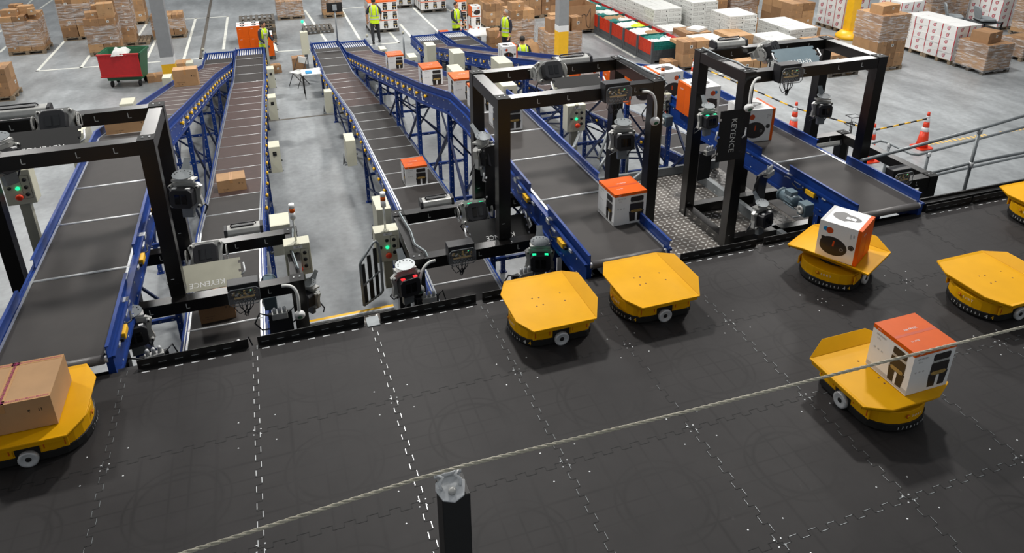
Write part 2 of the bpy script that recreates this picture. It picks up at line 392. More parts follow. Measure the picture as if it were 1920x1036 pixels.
# ================================================================ SORTING ROBOTS
def make_robot(label, two=False):
    t = thing('sorting_robot', label, 'robot')
    # tray: flat bed with two folded wings and rolled edges
    X, Y = .37, .39; zx = .27; mb = MB()
    fx = .28; wl = .075 if two else 0.0; wr = .075
    def out(th):                                  # octagonal outline as folded plate at offset th below
        return [(-X,Y-.18,zx+wl-th),(-fx,Y,zx-th+.006),(fx,Y,zx-th+.006),(X,Y-.18,zx+wr-th),(X,-Y+.18,zx+wr-th),(fx,-Y,zx-th+.006),(-fx,-Y,zx-th+.006),(-X,-Y+.18,zx+wl-th),
                (-fx,Y-.03,zx-th),(fx,Y-.03,zx-th),(fx,-Y+.03,zx-th),(-fx,-Y+.03,zx-th)]
    a = out(0); b = out(.014)
    top = [(8,11,10,9),(0,7,6,11,8,1)[:], (3,2,9,10,5,4), (1,8,9,2), (11,6,5,10)]
    bot = [tuple(reversed([i+12 for i in f])) for f in top]
    rim = [(i,(i+1)%8,(i+1)%8+12,i+12) for i in range(8)]
    mb.add(a+b, [tuple(reversed(f)) for f in top]+[tuple(reversed(f)) for f in bot]+[tuple(reversed(f)) for f in rim])
    if not two:                                   # folded-down edge of the flat end, running round both chamfers
        e = [(-fx,Y,zx),(-X,Y-.18,zx),(-X,-Y+.18,zx),(-fx,-Y,zx)]
        lo = [(-fx+.03,Y-.03,zx-.05),(-X+.03,Y-.19,zx-.055),(-X+.03,-Y+.19,zx-.055),(-fx+.03,-Y+.03,zx-.05)]
        mb.add(e+lo, [(0,1,5,4),(1,2,6,5),(2,3,7,6)])
    for sy in (-1,1):                             # turned-down lips
        mb.add([(-fx+.02,sy*Y,zx+.006),(fx-.02,sy*Y,zx+.006),(fx-.02,sy*(Y-.012),zx-.04),(-fx+.02,sy*(Y-.012),zx-.04),
                (-fx+.02,sy*(Y-.02),zx-.01),(fx-.02,sy*(Y-.02),zx-.01)], [(0,1,2,3) if sy<0 else (3,2,1,0),(0,4,5,1),(2,5,4,3)])
    tray = mb.build('tray', 'yellow', t, bevel=.004)
    for x, y in ((-.13,.06),(-.13,-.06),(-.07,.055),(-.07,-.055),(.13,.06),(.13,-.06)): MB().lathe([(.008,0),(.007,.0015),(.001,.0016)], 10, 0, TR((x,y,zx))).build('tray_screw', 'carton_dark', tray)
    # body
    def outline(k=0):
        p = [(.30-k,-.22),(.24,-.27+k),(-.16,-.27+k)]
        for i in range(7):
            t_ = -PI/2+PI*(-i)/6; 
        arc = [(-.16+(.19-k)*math.cos(a_)*1.0, (.27-k)*math.sin(a_)) for a_ in [-PI/2-PI*i/10 for i in range(1,10)]]
        return p+arc+[(-.16,.27-k),(.24,.27-k),(.30-k,.22)]
    MB().prism(outline(.0)[::-1], .075, .185).build('body', 'yellow', t, bevel=.006)
    MB().prism([(x*1.03,y*1.02) for x,y in outline(0)][::-1], .02, .08).build('skirt', 'matt_black', t, bevel=.004)
    MB().lathe([(.2,.185),(.2,.2),(.13,.21),(.13,.258)], 28).build('turntable', 'black', t)
    for sy in (-1,1):
        for sx, w in ((-.16,.17),(.18,.17)):
            MB().box((sx,sy*.272,.135),(w,.012,.085)).build('side_panel', 'yellow', t, bevel=.004)
            for qx in (sx-w/2+.02, sx+w/2-.02): MB().box((qx,sy*.279,.14),(.006,.004,.05)).build('panel_slot', 'orange_dark', t)
        MB().box((.01,sy*.262,.1),(.15,.03,.15)).build('wheel_housing', 'matt_black', t)
        T = TR((.01,sy*.285,.064)) @ RX(-PI/2*sy)
        w = MB().lathe([(.064,-.02),(.064,.016),(.056,.02),(.046,.02),(.03,.008),(.018,.012),(.001,.012)], 24, 0, T).build('wheel', 'bright_steel', t)
        h = MB(); h.lathe([(.02,.012),(.018,.016),(.002,.016)], 16, 0, T)
        for k in range(4): h.lathe([(.004,.012),(.003,.018)], 6, 0, T @ TR((.009*math.cos(k*PI/2+.4),.009*math.sin(k*PI/2+.4),0)))
        h.build('hub_bolt', 'matt_black', w)
    # number plate and maker's wording on the rounded nose
    d = MB()
    def onnose(a_, z, r=1.03):
        x, y = -.16+.19*math.cos(a_)*r, .27*math.sin(a_)*r
        n = Vector((math.cos(a_)/.19, math.sin(a_)/.27, 0)).normalized(); rt = Vector((0,0,1)).cross(n)
        return face((x*1.02+n.x*.003,y+n.y*.003,z), rt, (0,0,1))
    for i, ch in enumerate('171510151'): d.text(ch, .034, onnose(PI-.35+i*.125, .05), 0)
    d.text('4', .052, onnose(PI+.86, .05), 0); 
    d.text('4', .052, onnose(PI+1.06, .05), 1)
    d.build('number_lettering', ['white', 'yellow2'], t)
    g = MB(); g.lathe([(.017,0),(.015,.002)], 16, 0, onnose(PI-.12, .145, 1.0)); g.lathe([(.011,.002),(.01,.004)], 16, 1, onnose(PI-.12, .145, 1.0))
    for i, ch in enumerate('SORT'): g.text(ch, .03, onnose(PI+.03+i*.1, .145, 1.0), 2)
    g.build('badge', ['orange_dark', 'yellow', 'white'], t)
    l = MB(); l.lathe([(.014,0),(.014,.006),(.009,.007)], 16, 0, onnose(PI+1.3, .12, 1.0)); l.lathe([(.007,.007),(.006,.009)], 12, 1, onnose(PI+1.3, .12, 1.0))
    l.build('indicator', ['red', 'blue_dark'], t)
    return t
R0 = make_robot('yellow sorting robot with an empty tray, left one of the two in the centre')
R0.location = (3.46,.49,0)
for x, y, a, lb in ((4.45,.49,0,'yellow sorting robot with an empty tray, right beside the steel chequered walkway'),
        (7.44,-.52,0,'yellow sorting robot with an empty tray and white numbers, near the right edge'),
        (5.46,-1.18,PI/2,'yellow sorting robot driving behind the rope with an orange topped box'),
        (-.47,.47,PI,'yellow sorting robot carrying a brown carton with pink tape, far left'),
        (9.45,.49,0,'yellow sorting robot cut by the right edge beside the far kerb')):
    dup(R0, (x,y,0), a, lb)
R3 = make_robot('yellow sorting robot turning with a white appliance box on its tray', True); R3.location = (6.45,.36,0); R3.rotation_euler = (0,0,.45)
# ================================================================ APPLIANCE BOXES
def fryer_front(mb, T, w, h, s=1, side='r'):      # pan front with window, food, handle printed on a face
    cx = (.2*w if side == 'r' else .05*w) if side != 'c' else 0
    e = .0012
    X = T @ TR((cx,-.03*h,0))
    W2, H2 = w*.43*s, h*.8
    mb.prism(rrect(W2*.95,H2*.2,W2*.1), 0, e, 2, X @ TR((0,H2*.38,0)))
    mb.prism(rrect(W2*.95,H2*.06,W2*.02), 0, e, 4, X @ TR((0,H2*.245,0)))
    mb.prism(rrect(W2,H2*.3,W2*.04), 0, e, 2, X @ TR((0,H2*.06,0)))
    mb.prism(rrect(W2*.84,H2*.11,W2*.12), 0, e*2, 3, X @ TR((0,-.1*H2,0)))
    mb.prism([(-W2*.55,H2*.2-.0),(W2*.55,H2*.2),(W2*.46,-H2*.2),(-W2*.46,-H2*.2)][::-1], 0, e, 2, X @ TR((0,-H2*.3,0)))
    mb.prism(rrect(W2*.16,H2*.34,W2*.05), 0, e*2, 0, X @ TR((0,-H2*.34,0)))
    mb.prism(rrect(W2*.84,H2*.11,W2*.12), 0, e*2, 3, X @ TR((0,-.1*H2,0)))
    if side != 'c':
        mb.text('AIR FRYER', h*.055, T @ TR((-.28*w,.33*h,e)), 5); mb.text('5.5 L', h*.05, T @ TR((-.32*w,.25*h,e)), 5)
        for k in range(3): mb.prism(rrect(w*.04,w*.04,w*.012), 0, e, 6, T @ TR((-.38*w+k*.09*w,.02*h,0)))
def airbox(kind, w=.38, d=.38, h=.38):
    mb = MB(); mats = ['white','orange','print_black','food','steel','print_grey','print_lightgrey','blue_liquid','white_shiny','orange_dark']
    F = lambda k: {'-y':face((0,-d/2,h/2),(1,0,0),(0,0,1)),'+y':face((0,d/2,h/2),(-1,0,0),(0,0,1)),'-x':face((-w/2,0,h/2),(0,-1,0),(0,0,1)),'+x':face((w/2,0,h/2),(0,1,0),(0,0,1)),'+z':face((0,0,h),(1,0,0),(0,1,0))}[k]
    if kind == 'up':
        mb.box((0,0,h/2),(w,d,h), 0, ms=(0,0,0,0,0,1)); b = h*.09
        for k, ww in (('-y',w),('+y',w),('-x',d),('+x',d)):
            mb.prism([(-ww/2,-b/2),(ww/2,-b/2),(ww/2,b/2),(-ww/2,b/2)], 0, .001, 1, F(k) @ TR((0,h/2-b/2,0)))
            mb.prism([(-ww/2,-b/2),(ww/2,-b/2),(ww/2,b/2),(-ww/2,b/2)], 0, .001, 6, F(k) @ TR((0,-h/2+b*.8,0)) if k in ('-x','+x') else F(k) @ TR((0,-h/2+b*.8,-.002)))
            fryer_front(mb, F(k), ww, h, 1 if k[1] == 'y' else .8)
            mb.text('anko', b*.45, F(k) @ TR((-ww*.35,h/2-b*.5,.0015)), 8)
        mb.text('AIR FRYER', w*.07, F('+z') @ TR((0,d*.12,.001)), 8); mb.text('5.5 LITRE', w*.05, F('+z') @ TR((-w*.2,-d*.2,.001)), 8)
        mb.prism([(-.012,-d/2),(.012,-d/2),(.012,d/2),(-.012,d/2)], 0, .0006, 9, F('+z') @ TR((0,0,0)) @ RZ(PI/2))
    else:                                         # box lying on its side, orange end on +x (or -x)
        ox = 1 if kind == 'lie+' else -1
        mb.box((0,0,h/2),(w,d,h), 0, ms=(1 if ox<0 else 0,1 if ox>0 else 0,0,0,0,0)); b = w*.09
        for k in ('-y','+y','+z'):
            hh = h if k != '+z' else d; sg = ox*(1 if k != '+y' else -1)
            T = F(k)
            mb.prism([(-b/2,-hh/2),(b/2,-hh/2),(b/2,hh/2),(-b/2,hh/2)], 0, .001, 1, T @ TR((sg*(w/2-b/2),0,0)))
            S_ = Matrix.Diagonal((sg,1,1,1))
            def pr(poly, z, m, X):
                pts = [(sg*x, y) for x, y in poly]; 
                if sg < 0: pts = pts[::-1]
                mb.prism(pts, 0, z, m, X)
            if k == '+z':
                body = [(.34*w*math.cos(a)-.02*w, .2*hh*math.sin(a)*(1.25 if math.cos(a) < 0 else .85)+.02*hh) for a in [2*PI*i/24 for i in range(24)]]
                pr(body, .0012, 2, T); pr([(x*.5+w*.02,y*.5+hh*.01) for x,y in body], .0018, 9 if False else 5, T) if False else None
                pr([(-.03*w,-.07*hh),(.2*w,-.07*hh),(.2*w,.05*hh),(-.03*w,.05*hh)], .0022, 8, T)
                pr([(.04*w,-.03*hh),(.1*w,-.03*hh),(.1*w,.01*hh),(.04*w,.01*hh)], .0026, 5, T)
                pr([(-.49*w,-.48*hh),(-.43*w,-.48*hh),(-.43*w,.48*hh),(-.49*w,.48*hh)], .0012, 6, T)
            else:
                body = []
                for i in range(26):
                    a = 2*PI*i/26; x = math.cos(a)*.33*w-.1*w; y = math.sin(a)*.24*hh-.15*hh
                    if math.sin(a) > 0: y += .03*hh*(1-math.cos(a))
                    body.append((x,y))
                pr(body, .0012, 2, T); pr([(-.40*w,.0),(-.14*w,.0),(-.12*w,.08*hh),(-.42*w,.08*hh)], .0014, 2, T)
                pr([(-.13*w,-.14*hh),(-.09*w,-.14*hh),(-.08*w,.02*hh),(-.12*w,.02*hh)], .0022, 9, T)
                circ = lambda cx,cy,r: [(cx*w+r*w*math.cos(2*PI*i/16), cy*hh+r*w*math.sin(2*PI*i/16)) for i in range(16)]
                pr(circ(.1,-.17,.045), .0022, 5, T); pr(circ(.1,-.17,.03), .0028, 2, T); pr(circ(.31,-.04,.07), .0014, 2, T); pr(circ(.31,-.04,.045), .002, 5, T); pr(circ(.31,-.04,.04), .0024, 2, T)
                pr(circ(-.24,.28,.085), .0014, 9, T); pr(circ(-.34,.3,.06), .001, 7, T)
                mb.text('AIR', hh*.06, T @ TR((sg*.33*w,.3*hh,.0014)) @ RZ(-sg*PI/2), 5); mb.text('FRYER', hh*.05, T @ TR((sg*.26*w,.27*hh,.0014)) @ RZ(-sg*PI/2), 5)
        k = '+x' if ox > 0 else '-x'
        mb.text('anko', h*.1, F(k) @ TR((-d*.2,h*.3,.0012)), 8); mb.prism([(-.002,-h/2),(.002,-h/2),(.002,h/2),(-.002,h/2)], 0, .0008, 9, F(k))
        k2 = '-x' if ox > 0 else '+x'
        for q in (-.2,.2): mb.prism(rrect(d*.3,h*.5,.03), 0, .001, 6, F(k2) @ TR((q*d,0,0)))
    o = mb.build('appliance_box', mats); bv = o.modifiers.new('bevel', 'BEVEL'); bv.width = .003; bv.segments = 1; bv.limit_method = 'ANGLE'; o.modifiers.remove(bv)
    return o
BOX = {}
def put_box(kind, loc, rz, label, group=None, size=None):
    key = (kind, size)
    if key not in BOX: o = BOX[key] = airbox(kind, *(size or (.38,.38,.37)))
    else: o = BOX[key].copy(); COL.objects.link(o)
    o.location = loc; o.rotation_euler = (0,0,rz)
    for k in ('group',):
        if k in o: del o[k]
    return tag(o, label, 'box', group)
put_box('lie+', (6.42,.29,.276), -1.04, 'white appliance box with an orange end riding on the turning robot')
put_box('up', (5.62,-1.28,.276), 0, 'orange topped appliance box riding on the robot behind the rope')
put_box('up', (4.86,1.87,.151), .02, 'orange topped air fryer box at the belt end above the two empty robots')
# brown carton with printed tape
def carton(w, d, h, m='carton0', label=None, loc=(0,0,0), rz=0, tape=True, marks=True, pink=False, group=None, name='carton', lab=False, tp='x'):
    mb = MB(); mats = [m,'tape_tan','print_black','off_white','magenta','carton_dark','red_print']
    mb.box((0,0,h/2),(w,d,h))
    e = .0012
    if tape:
        tw = min(.05, w*.12)
        if tp == 'x': 
            mb.bb(-tw/2,tw/2,-d/2-e,d/2+e,h,h+e,1); mb.bb(-tw/2,tw/2,-d/2-e,-d/2,h*.72,h,1); mb.bb(-.0015,.0015,-d/2,d/2,h+e,h+e*1.5,5)
        else:
            mb.bb(-w/2-e,w/2+e,-tw/2,tw/2,h,h+e,1); mb.bb(w/2,w/2+e,-tw/2,tw/2,h*.72,h,1); mb.bb(-w/2-e,-w/2,-tw/2,tw/2,h*.72,h,1); mb.bb(-w/2,w/2,-.0015,.0015,h+e,h+e*1.5,5)
    if pink:
        for a, b in ((-d/2,-d/2+.04),(d/2-.04,d/2)): mb.bb(-w/2,w/2,a,b,h,h+e,1)
        for k in range(9):
            mb.text('FRAGILE', .03, face((0,-d/2+.04+k*(d-.08)/8,h+e*2),(0,1,0),(-1,0,0)), 4, .8)
            for yy in (-d/2+.02,d/2-.02): mb.text('FRAGILE', .022, face((-w/2+.05+k*(w-.1)/8,yy,h+e*2),(1,0,0),(0,1,0)), 4, .9)
    if marks:
        F = face((0,-d/2,h/2),(1,0,0),(0,0,1)); s = min(w,h)
        mb.prism([(-.03*s,0),(.03*s,0),(.03*s,.05*s),(-.03*s,.05*s)], 0, e, 2, F @ TR((w*.26,s*.12,0))); mb.prism([(-.006*s,-.05*s),(.006*s,-.05*s),(.006*s,0),(-.006*s,0)], 0, e, 2, F @ TR((w*.26,s*.12,0)))
        for k in (0,1): mb.prism([(-.008*s,-.05*s),(.008*s,-.05*s),(.008*s,.05*s),(-.008*s,.05*s)], 0, e, 2, F @ TR((w*.36+k*.06*s,s*.12,0)))
        mb.text('Made in China', s*.07, F @ TR((-w*.22,-s*.2,e)), 2); mb.text('No. 128', s*.07, F @ TR((-w*.24,-s*.32,e)), 2)
    if lab:
        for F in (face((0,-d/2,h/2),(1,0,0),(0,0,1)), face((w/2,0,h/2),(0,1,0),(0,0,1))):
            q = min(w,h)*.13
            mb.prism([(-q,-q),(q,-q),(q,q),(-q,q)], 0, e, 3, F @ TR((w*.1,h*.1,0))); mb.prism([(-q*.4,-q*.4),(q*.4,-q*.4),(q*.4,q*.4),(-q*.4,q*.4)], e, e*1.4, 2, F @ TR((w*.1,h*.1,0)))
    o = mb.build(name, mats)
    o.location = loc; o.rotation_euler = (0,0,rz)
    return tag(o, label, 'box', group)
carton(.60,.46,.24,'carton3','brown carton sealed with pink printed tape on the leftmost robot',(-.56,.45,.276),0,pink=True)
# ================================================================ CONVEYORS
UP = [(0,.15),(6.3,.15),(19.3,-2.55),(40,-2.55)]; LO = [(0,-1.4),(6,-1.4),(17,-2.5),(40,-2.52)]
def interp(pr, y):
    if y <= pr[0][0]: return pr[0][1]
    for (a, b), (c, d) in zip(pr, pr[1:]):
        if y <= c: return b+(d-b)*(y-a)/(c-a)
    return pr[-1][1]
def on(px, py, prof, dz=0):                      # where a pixel's ray meets the surface of a conveyor
    lo, hi = CAMP.z-.3, -6.0
    g = lambda z: z-interp(prof, at(px,py,z).y)-dz
    for _ in range(60):
        m = (lo+hi)/2
        if g(m) > 0: lo = m
        else: hi = m
    return at(px,py,lo)
CX = {'L1':[(0,-.53),(6.3,-.53),(15,-.35),(19.3,-.11),(21,-.06)], 'L2':[(0,.50),(3,.52),(6,.56),(8.2,.62),(11,.65),(16,.74),(17.5,.8),(21,.87)],
      'L3':[(0,3.44),(6,3.5),(12,3.55),(17.2,3.36),(21,3.3)], 'L4':[(0,4.55),(5.5,4.58),(8,4.42),(14,4.36),(19,4.33),(21,4.24)],
      'UR':[(0,7.78),(6.3,7.74),(12,7.28),(16,7.0),(19.3,6.84),(21,6.78)], 'LR':[(0,8.9),(6,8.85),(12,8.5),(17,8.1),(21,7.78)]}
WD = .79
def frange(a, b, s):
    o = []
    while a < b-1e-6: o.append(a); a += s
    return o+[b]
def conveyor(key, label, upper, lines, brown, y_near, plug_side, leg_ys, y_end=20.25, guards=None, motors=(), leg_left=True):
    cx = CX[key]; pr = UP if upper else LO; X = lambda y: interp(cx, y); Z = lambda y: interp(pr, y)
    t = thing('belt_conveyor', label, 'conveyor', (X(y_near), y_near, FZ))
    OX, OY, OZ = X(y_near), y_near, FZ
    P = lambda lat, y, dz: (X(y)+lat-OX, y-OY, Z(y)+dz-OZ)
    def ribbon(mb, ys, l0, l1, z0, z1, m=0):      # box section swept along the path
        vs = []
        for y in ys: vs += [P(l0,y,z0),P(l1,y,z0),P(l1,y,z1),P(l0,y,z1)]
        n = len(ys); fs = [(4*i+a,4*i+(a+1)%4,4*(i+1)+(a+1)%4,4*(i+1)+a) for i in range(n-1) for a in range(4)]
        fs += [(0,3,2,1)[::1],(4*n-4,4*n-3,4*n-2,4*n-1)]
        mb.add(vs, [tuple(f) for f in fs], m)
    ks = sorted(set([y for y, _ in pr if y_near < y < y_end]+[y for y, _ in cx if y_near < y < y_end]))
    def ys(a, b): return [a]+[k for k in ks if a < k < b]+[b]
    bounds = [y_near]+sorted(lines)+[y_end]
    for a, b in zip(bounds, bounds[1:]):
        mb = MB(); ribbon(mb, ys(a+.018, b-.018), -WD/2, WD/2, -.05, 0)
        mid = (a+b)/2
        mb.build('belt', 'brown_belt' if brown[0] < mid < brown[1] else 'belt', t)
    for y in lines:
        mb = MB(); rr_ = .016 if (y < 6.4 or not upper and y < 7) else .0075; mb.tube([P(-WD/2-.03,y,-.004), P(WD/2+.03,y,-.004)], rr_, 8); mb.build('transfer_roller', 'bright_steel' if rr_ > .01 or not upper else 'steel', t)
    if upper:                                     # nose roller over the deck edge
        mb = MB(); mb.tube([P(-WD/2,y_near+.02,-.035), P(WD/2,y_near+.02,-.035)], .04, 14); mb.build('nose_roller', 'roller_grey', t)
        for s2 in (-1,1): mb = MB(); mb.tube([P(s2*WD/2,y_near+.02,-.035), P(s2*(WD/2+.03),y_near+.02,-.035)], .03, 12); mb.build('bearing', 'bright_steel', t)
    for sx in (-1, 1):
        e = WD/2+.012
        mb = MB(); a, b = sorted((sx*(e), sx*(e+.055)))
        ribbon(mb, ys(y_near, y_end+.75), a, b, -.26 if upper else -.2, -.012)
        ribbon(mb, ys(y_near, y_end+.75), *sorted((sx*(e+.05), sx*(e+.075))), -.27 if upper else -.2, -.235 if upper else -.17)
        ribbon(mb, ys(y_near, y_end+.75), *sorted((sx*(e+.05), sx*(e+.075))), -.03, -.005)
        if sx == plug_side:
            for y in frange(y_near+.2, y_end, .33):
                for dz in (-.05, -.2 if upper else -.16): mb.box(P(plug_side*(WD/2+.085), y, dz), (.006,.014,.014), 1)
        mb.build('side_rail', ['blue','bright_steel'], t)
        mb = MB(); ribbon(mb, ys(y_near+.05, y_end), *sorted((sx*(e-.008), sx*(e+.016))), -.012, .006); mb.build('edge_strip', 'alu', t)
        if not upper:
            mb = MB(); ribbon(mb, ys(y_near+.05, y_end), *sorted((sx*(e+.03), sx*(e+.045))), -.012, .006); mb.build('edge_strip', 'alu', t)
        for (g0, g1) in (guards or []):
            mb = MB(); ribbon(mb, ys(g0, g1), *sorted((sx*(e+.022), sx*(e+.028))), -.01, .10); ribbon(mb, ys(g0, g1), *sorted((sx*(e+.022), sx*(e+.05))), .10, .106)
            mb.build('side_guard', 'blue', t)
    # drive plugs and clamps along the outer face of the rail
    yy = [y for y in frange(7.6 if upper else 6.9, 19.6, .62)]
    for y in yy:
        mb = MB(); q = plug_side*(WD/2+.08)
        mb.T = Matrix.Translation(P(q, y, -.09))
        mb.lathe([(.02,-.01),(.02,.008),(.033,.014),(.033,.036),(.022,.046)], 10, 0, RY(plug_side*PI/2))
        mb.build('drive_plug', 'yellow2', t)
        mb = MB(); mb.T = Matrix.Translation(P(q, y+.3, -.1)); mb.box((0,0,0),(.035,.05,.06)); mb.box((0,.02,.05),(.02,.012,.08)); mb.tube([(0,-.02,-.02),(0.02*plug_side,-.1,-.06),(0,-.22,-.04)], .006, 5)
        mb.build('sensor_clamp', 'bright_steel', t)
    # stands
    for n, y in enumerate(leg_ys):
        top = Z(y)-.2-OZ
        for sx in (-1, 1):
            if sx < 0 and not leg_left and y < 6: continue
            x = X(y)+sx*(WD/2+.05)-OX
            mb = MB(); mb.bb(x-.035,x+.035,y-OY-.035,y-OY+.035,0,top)
            mb.bb(x-.06,x+.06,y-OY-.05,y-OY+.05,0,.012)
            for k in range(int(top/.1)): mb.bb(x-.006,x+.006,y-OY-.0365,y-OY-.035,.05+k*.1,.066+k*.1,1); mb.bb(x-.0365,x-.035,y-OY-.006,y-OY+.006,.05+k*.1,.066+k*.1,1)
            mb.build('leg', ['blue','steel'], t)
        mb = MB(); x0, x1 = X(y)-WD/2-.05-OX, X(y)+WD/2+.05-OX
        for zz in ([top*.5, top*.93] if top > .8 else [top*.8]):
            mb.beam((x0,y-OY,zz),(x1,y-OY,zz),.05,.05)
            for k in range(6): mb.box((x0+(k+.5)*(x1-x0)/6,y-OY-.026,zz),(.03,.002,.014),1)
        mb.build('crossbar', ['blue','steel'], t)
        if top > .9:
            mb = MB(); mb.beam((x0,y-OY,top*.88),(x1,y-OY,top*.52),.03,.03); mb.build('brace', 'blue_dark', t)
        if n+1 < len(leg_ys) and top > .8:
            y2 = leg_ys[n+1]; t2 = Z(y2)-.2-OZ
            for sx in (-1,1):
                xa, xb = X(y)+sx*(WD/2+.05)-OX, X(y2)+sx*(WD/2+.05)-OX
                mb = MB(); mb.beam((xa,y-OY,top*.9),(xb,y2-OY,max(.1,t2*.25)),.035,.035); mb.build('brace', 'blue_dark', t)
                if n % 2: 
                    mb = MB(); mb.beam((xa,y-OY,top*.2),(xb,y2-OY,t2*.85),.035,.035); mb.build('brace', 'blue_dark', t)
    # roller table at the loading end
    for k in range(11):
        x = -WD/2+.035+k*(WD-.07)/10
        mb = MB(); mb.tube([P(x, y_end+.05, -.022), P(x, y_end+.68, -.022)], .02, 8); mb.build('table_roller', 'bright_steel', t)
    mb = MB(); ribbon(mb, [y_end+.02, y_end+.72], -WD/2, WD/2, -.06, -.045); ribbon(mb, [y_end+.7, y_end+.75], -WD/2-.06, WD/2+.06, -.1, .03); mb.build('table_frame', 'blue', t)
    for sx in (-1,1):
        mb = MB(); ribbon(mb, ys(19.2 if upper else 17.3, y_end+.75), *sorted((sx*(WD/2+.04), sx*(WD/2+.05))), -.02, .09)
        mb.build('side_guard', 'blue', t)
    return t
LUP = [2.5,3.66,4.6,5.5,6.5,7.4]+frange(8.2,19.0,.72)+[19.7]
LLO = [1.9,3.53,5.25,6.68]+frange(7.5,16.4,.77)+[17.2,18.05,18.95,19.8]
GU = [(1.06,2.2),(2.75,6.3),(6.3,19.2)]
conveyor('L1','wide dark belt conveyor on blue rails, leftmost, ending at the robot with the pink-taped carton',True,LUP,(8,19.7),1.08,1,[2.0,4.3,6.4,8.4,10.6,12.8,15,17.2,19.6],guards=GU)
conveyor('L2','lower belt conveyor with a small carton, running under the deck beside the leftmost belt',False,LLO,(7.3,17.2),.5,1,[4.4,7.2,10,12.6,15.2,17.8,20.2])
conveyor('L3','lower belt conveyor carrying a single orange topped box, left of the centre wide belt',False,LLO,(12.6,17.2),.5,-1,[4.4,7.2,10,12.6,15.2,17.8,20.2])
conveyor('L4','wide centre belt conveyor carrying a row of orange topped boxes to the two empty robots',True,LUP,(7.4,19.7),1.08,-1,[2.0,4.3,6.4,8.4,10.6,12.8,15,17.2,19.6],guards=GU)
conveyor('UR','wide belt conveyor on the right carrying large appliance boxes through the rightmost scan gate',True,LUP,(8,19.7),1.02,-1,[1.6,4.3,6.4,8.4,10.6,12.8,15,17.2,19.6],guards=GU)
conveyor('LR','lower belt conveyor passing beneath the right wide belt, loading end farthest right',False,LLO,(7.3,17.2),.5,-1,[4.4,7.2,10,12.6,15.2,17.8,20.2])
# yellow module boxes and clamps beside the near belts
def module(x, y, z, side, label):
    t = thing('belt_module', label, 'controller', (x,y,z))
    MB().box((0,0,0),(.05,.15,.06)).build('housing', 'yellow2', t, bevel=.006)
    m = MB(); m.box((side*.0,.1,.0),(.035,.03,.04)); m.box((0,-.1,-.01),(.03,.03,.03)); m.build('connector', 'matt_black', t)
    m = MB(); m.tube([(0,.11,0),(side*.03,.2,-.03),(side*.01,.32,-.01)], .008, 6); m.build('lead', 'cable', t)
    for b_ in (((-side*.03,.24,.03),(.07,.11,.02)),((-side*.03,.42,.04),(.06,.08,.05)),((-side*.02,-.22,.03),(.05,.06,.03))): MB().box(*b_).build('clamp', 'bright_steel', t)
for x, y, s, lb in ((-.05,1.5,1,'small yellow drive module on the leftmost wide belt rail, nearest the deck'),(-.04,2.75,1,'small yellow drive module on the leftmost wide belt rail, middle one'),(-.04,3.9,1,'small yellow drive module on the leftmost wide belt rail, behind the gate post'),
        (4.07,1.65,-1,'small yellow drive module on the centre wide belt rail, nearest the deck'),(4.08,2.75,-1,'small yellow drive module on the centre wide belt rail behind the white box'),
        (7.30,1.75,-1,'small yellow drive module on the right wide belt rail by the grey gearmotor'),(7.30,3.2,-1,'small yellow drive module on the right wide belt rail behind the gate post')):
    module(x, y, .08, s, lb)
def gearmotor(loc, rz, label):
    t = thing('gearmotor', label, 'motor', loc, rz); m = MB()
    T = RX(PI/2)
    m.lathe([(.06,-.16),(.075,-.14),(.075,.06),(.06,.08)], 18, 0, T); m.build('motor', 'motor_grey', t)
    m = MB()
    for k in range(12): m.add(*ring_fins(k))
    m.build('cooling_fins', 'motor_grey', t)
    m = MB(); m.box((0,.02,.085),(.1,.12,.06)); m.build('terminal_box', 'motor_grey', t, bevel=.006)
    m = MB(); m.lathe([(.05,-.2),(.085,-.18),(.085,-.16),(.06,-.15)], 18, 0, T); m.box((0,-.25,0),(.13,.13,.16)); m.build('gearbox', 'motor_grey', t, bevel=.01)
    m = MB(); m.T = TR((-.07,-.25,0)); m.lathe([(.05,0),(.05,.015),(.02,.016),(.02,.004)], 18, 0, RY(-PI/2)); m.build('shaft_cover', 'steel', t)
def ring_fins(k):
    a = 2*PI*k/12; x, z = math.cos(a)*.075, math.sin(a)*.075
    return [(x,-.12,z),(x*1.14,-.12,z*1.14),(x*1.14,.05,z*1.14),(x,.05,z)], [(0,1,2,3)]
gearmotor((7.12,1.85,-.02), 0, 'grey gearmotor under the right wide belt, beside the turning robot')
gearmotor((7.05,4.9,-.0), 0, 'grey gearmotor beyond the scan gate left post, under the right wide belt')
gearmotor(tuple(aty(505,540,2.9)), 0, 'grey gearmotor beside the lower left belt behind the hanging green button')
# ================================================================ CONTROL CABINETS
def cabinet(p, w, d, h, label, switch=False, group=None, front='-y'):
    t = thing('control_cabinet', label, 'cabinet', p)
    MB().bb(0,w,.02,d,-h,0).build('body', 'cream', t, bevel=.006)
    dr = MB().bb(.0,w,0,.017,-h,0).build('door', 'cream', t, bevel=.004)
    if switch:
        m = MB(); m.box((w*.5,-.005,-h*.25),(.07,.012,.08)); m.lathe([(.024,0),(.022,.02)], 12, 0, TR((w*.5,-.01,-h*.25)) @ RX(PI/2)); m.build('rotary_switch', 'matt_black', dr)
    m = MB(); m.box((w+.012,.01,-h*.55),(.02,.02,.03)); m.build('lock', 'matt_black', dr)
    m = MB(); m.bb(-.05,w+.02,d*.3,d*.3+.04,-h-.03,-h); m.build('support_arm', 'galv', t)
    m = MB()
    for k in range(4): m.tube([(w*.4-.03*k,d*.7,-h),( .0-.02*k,d*.75,-h-.06-.01*k),(-.03,d*.8,-h+.05*k)], .006, 5)
    m.build('leads', 'cable', t)
    return t
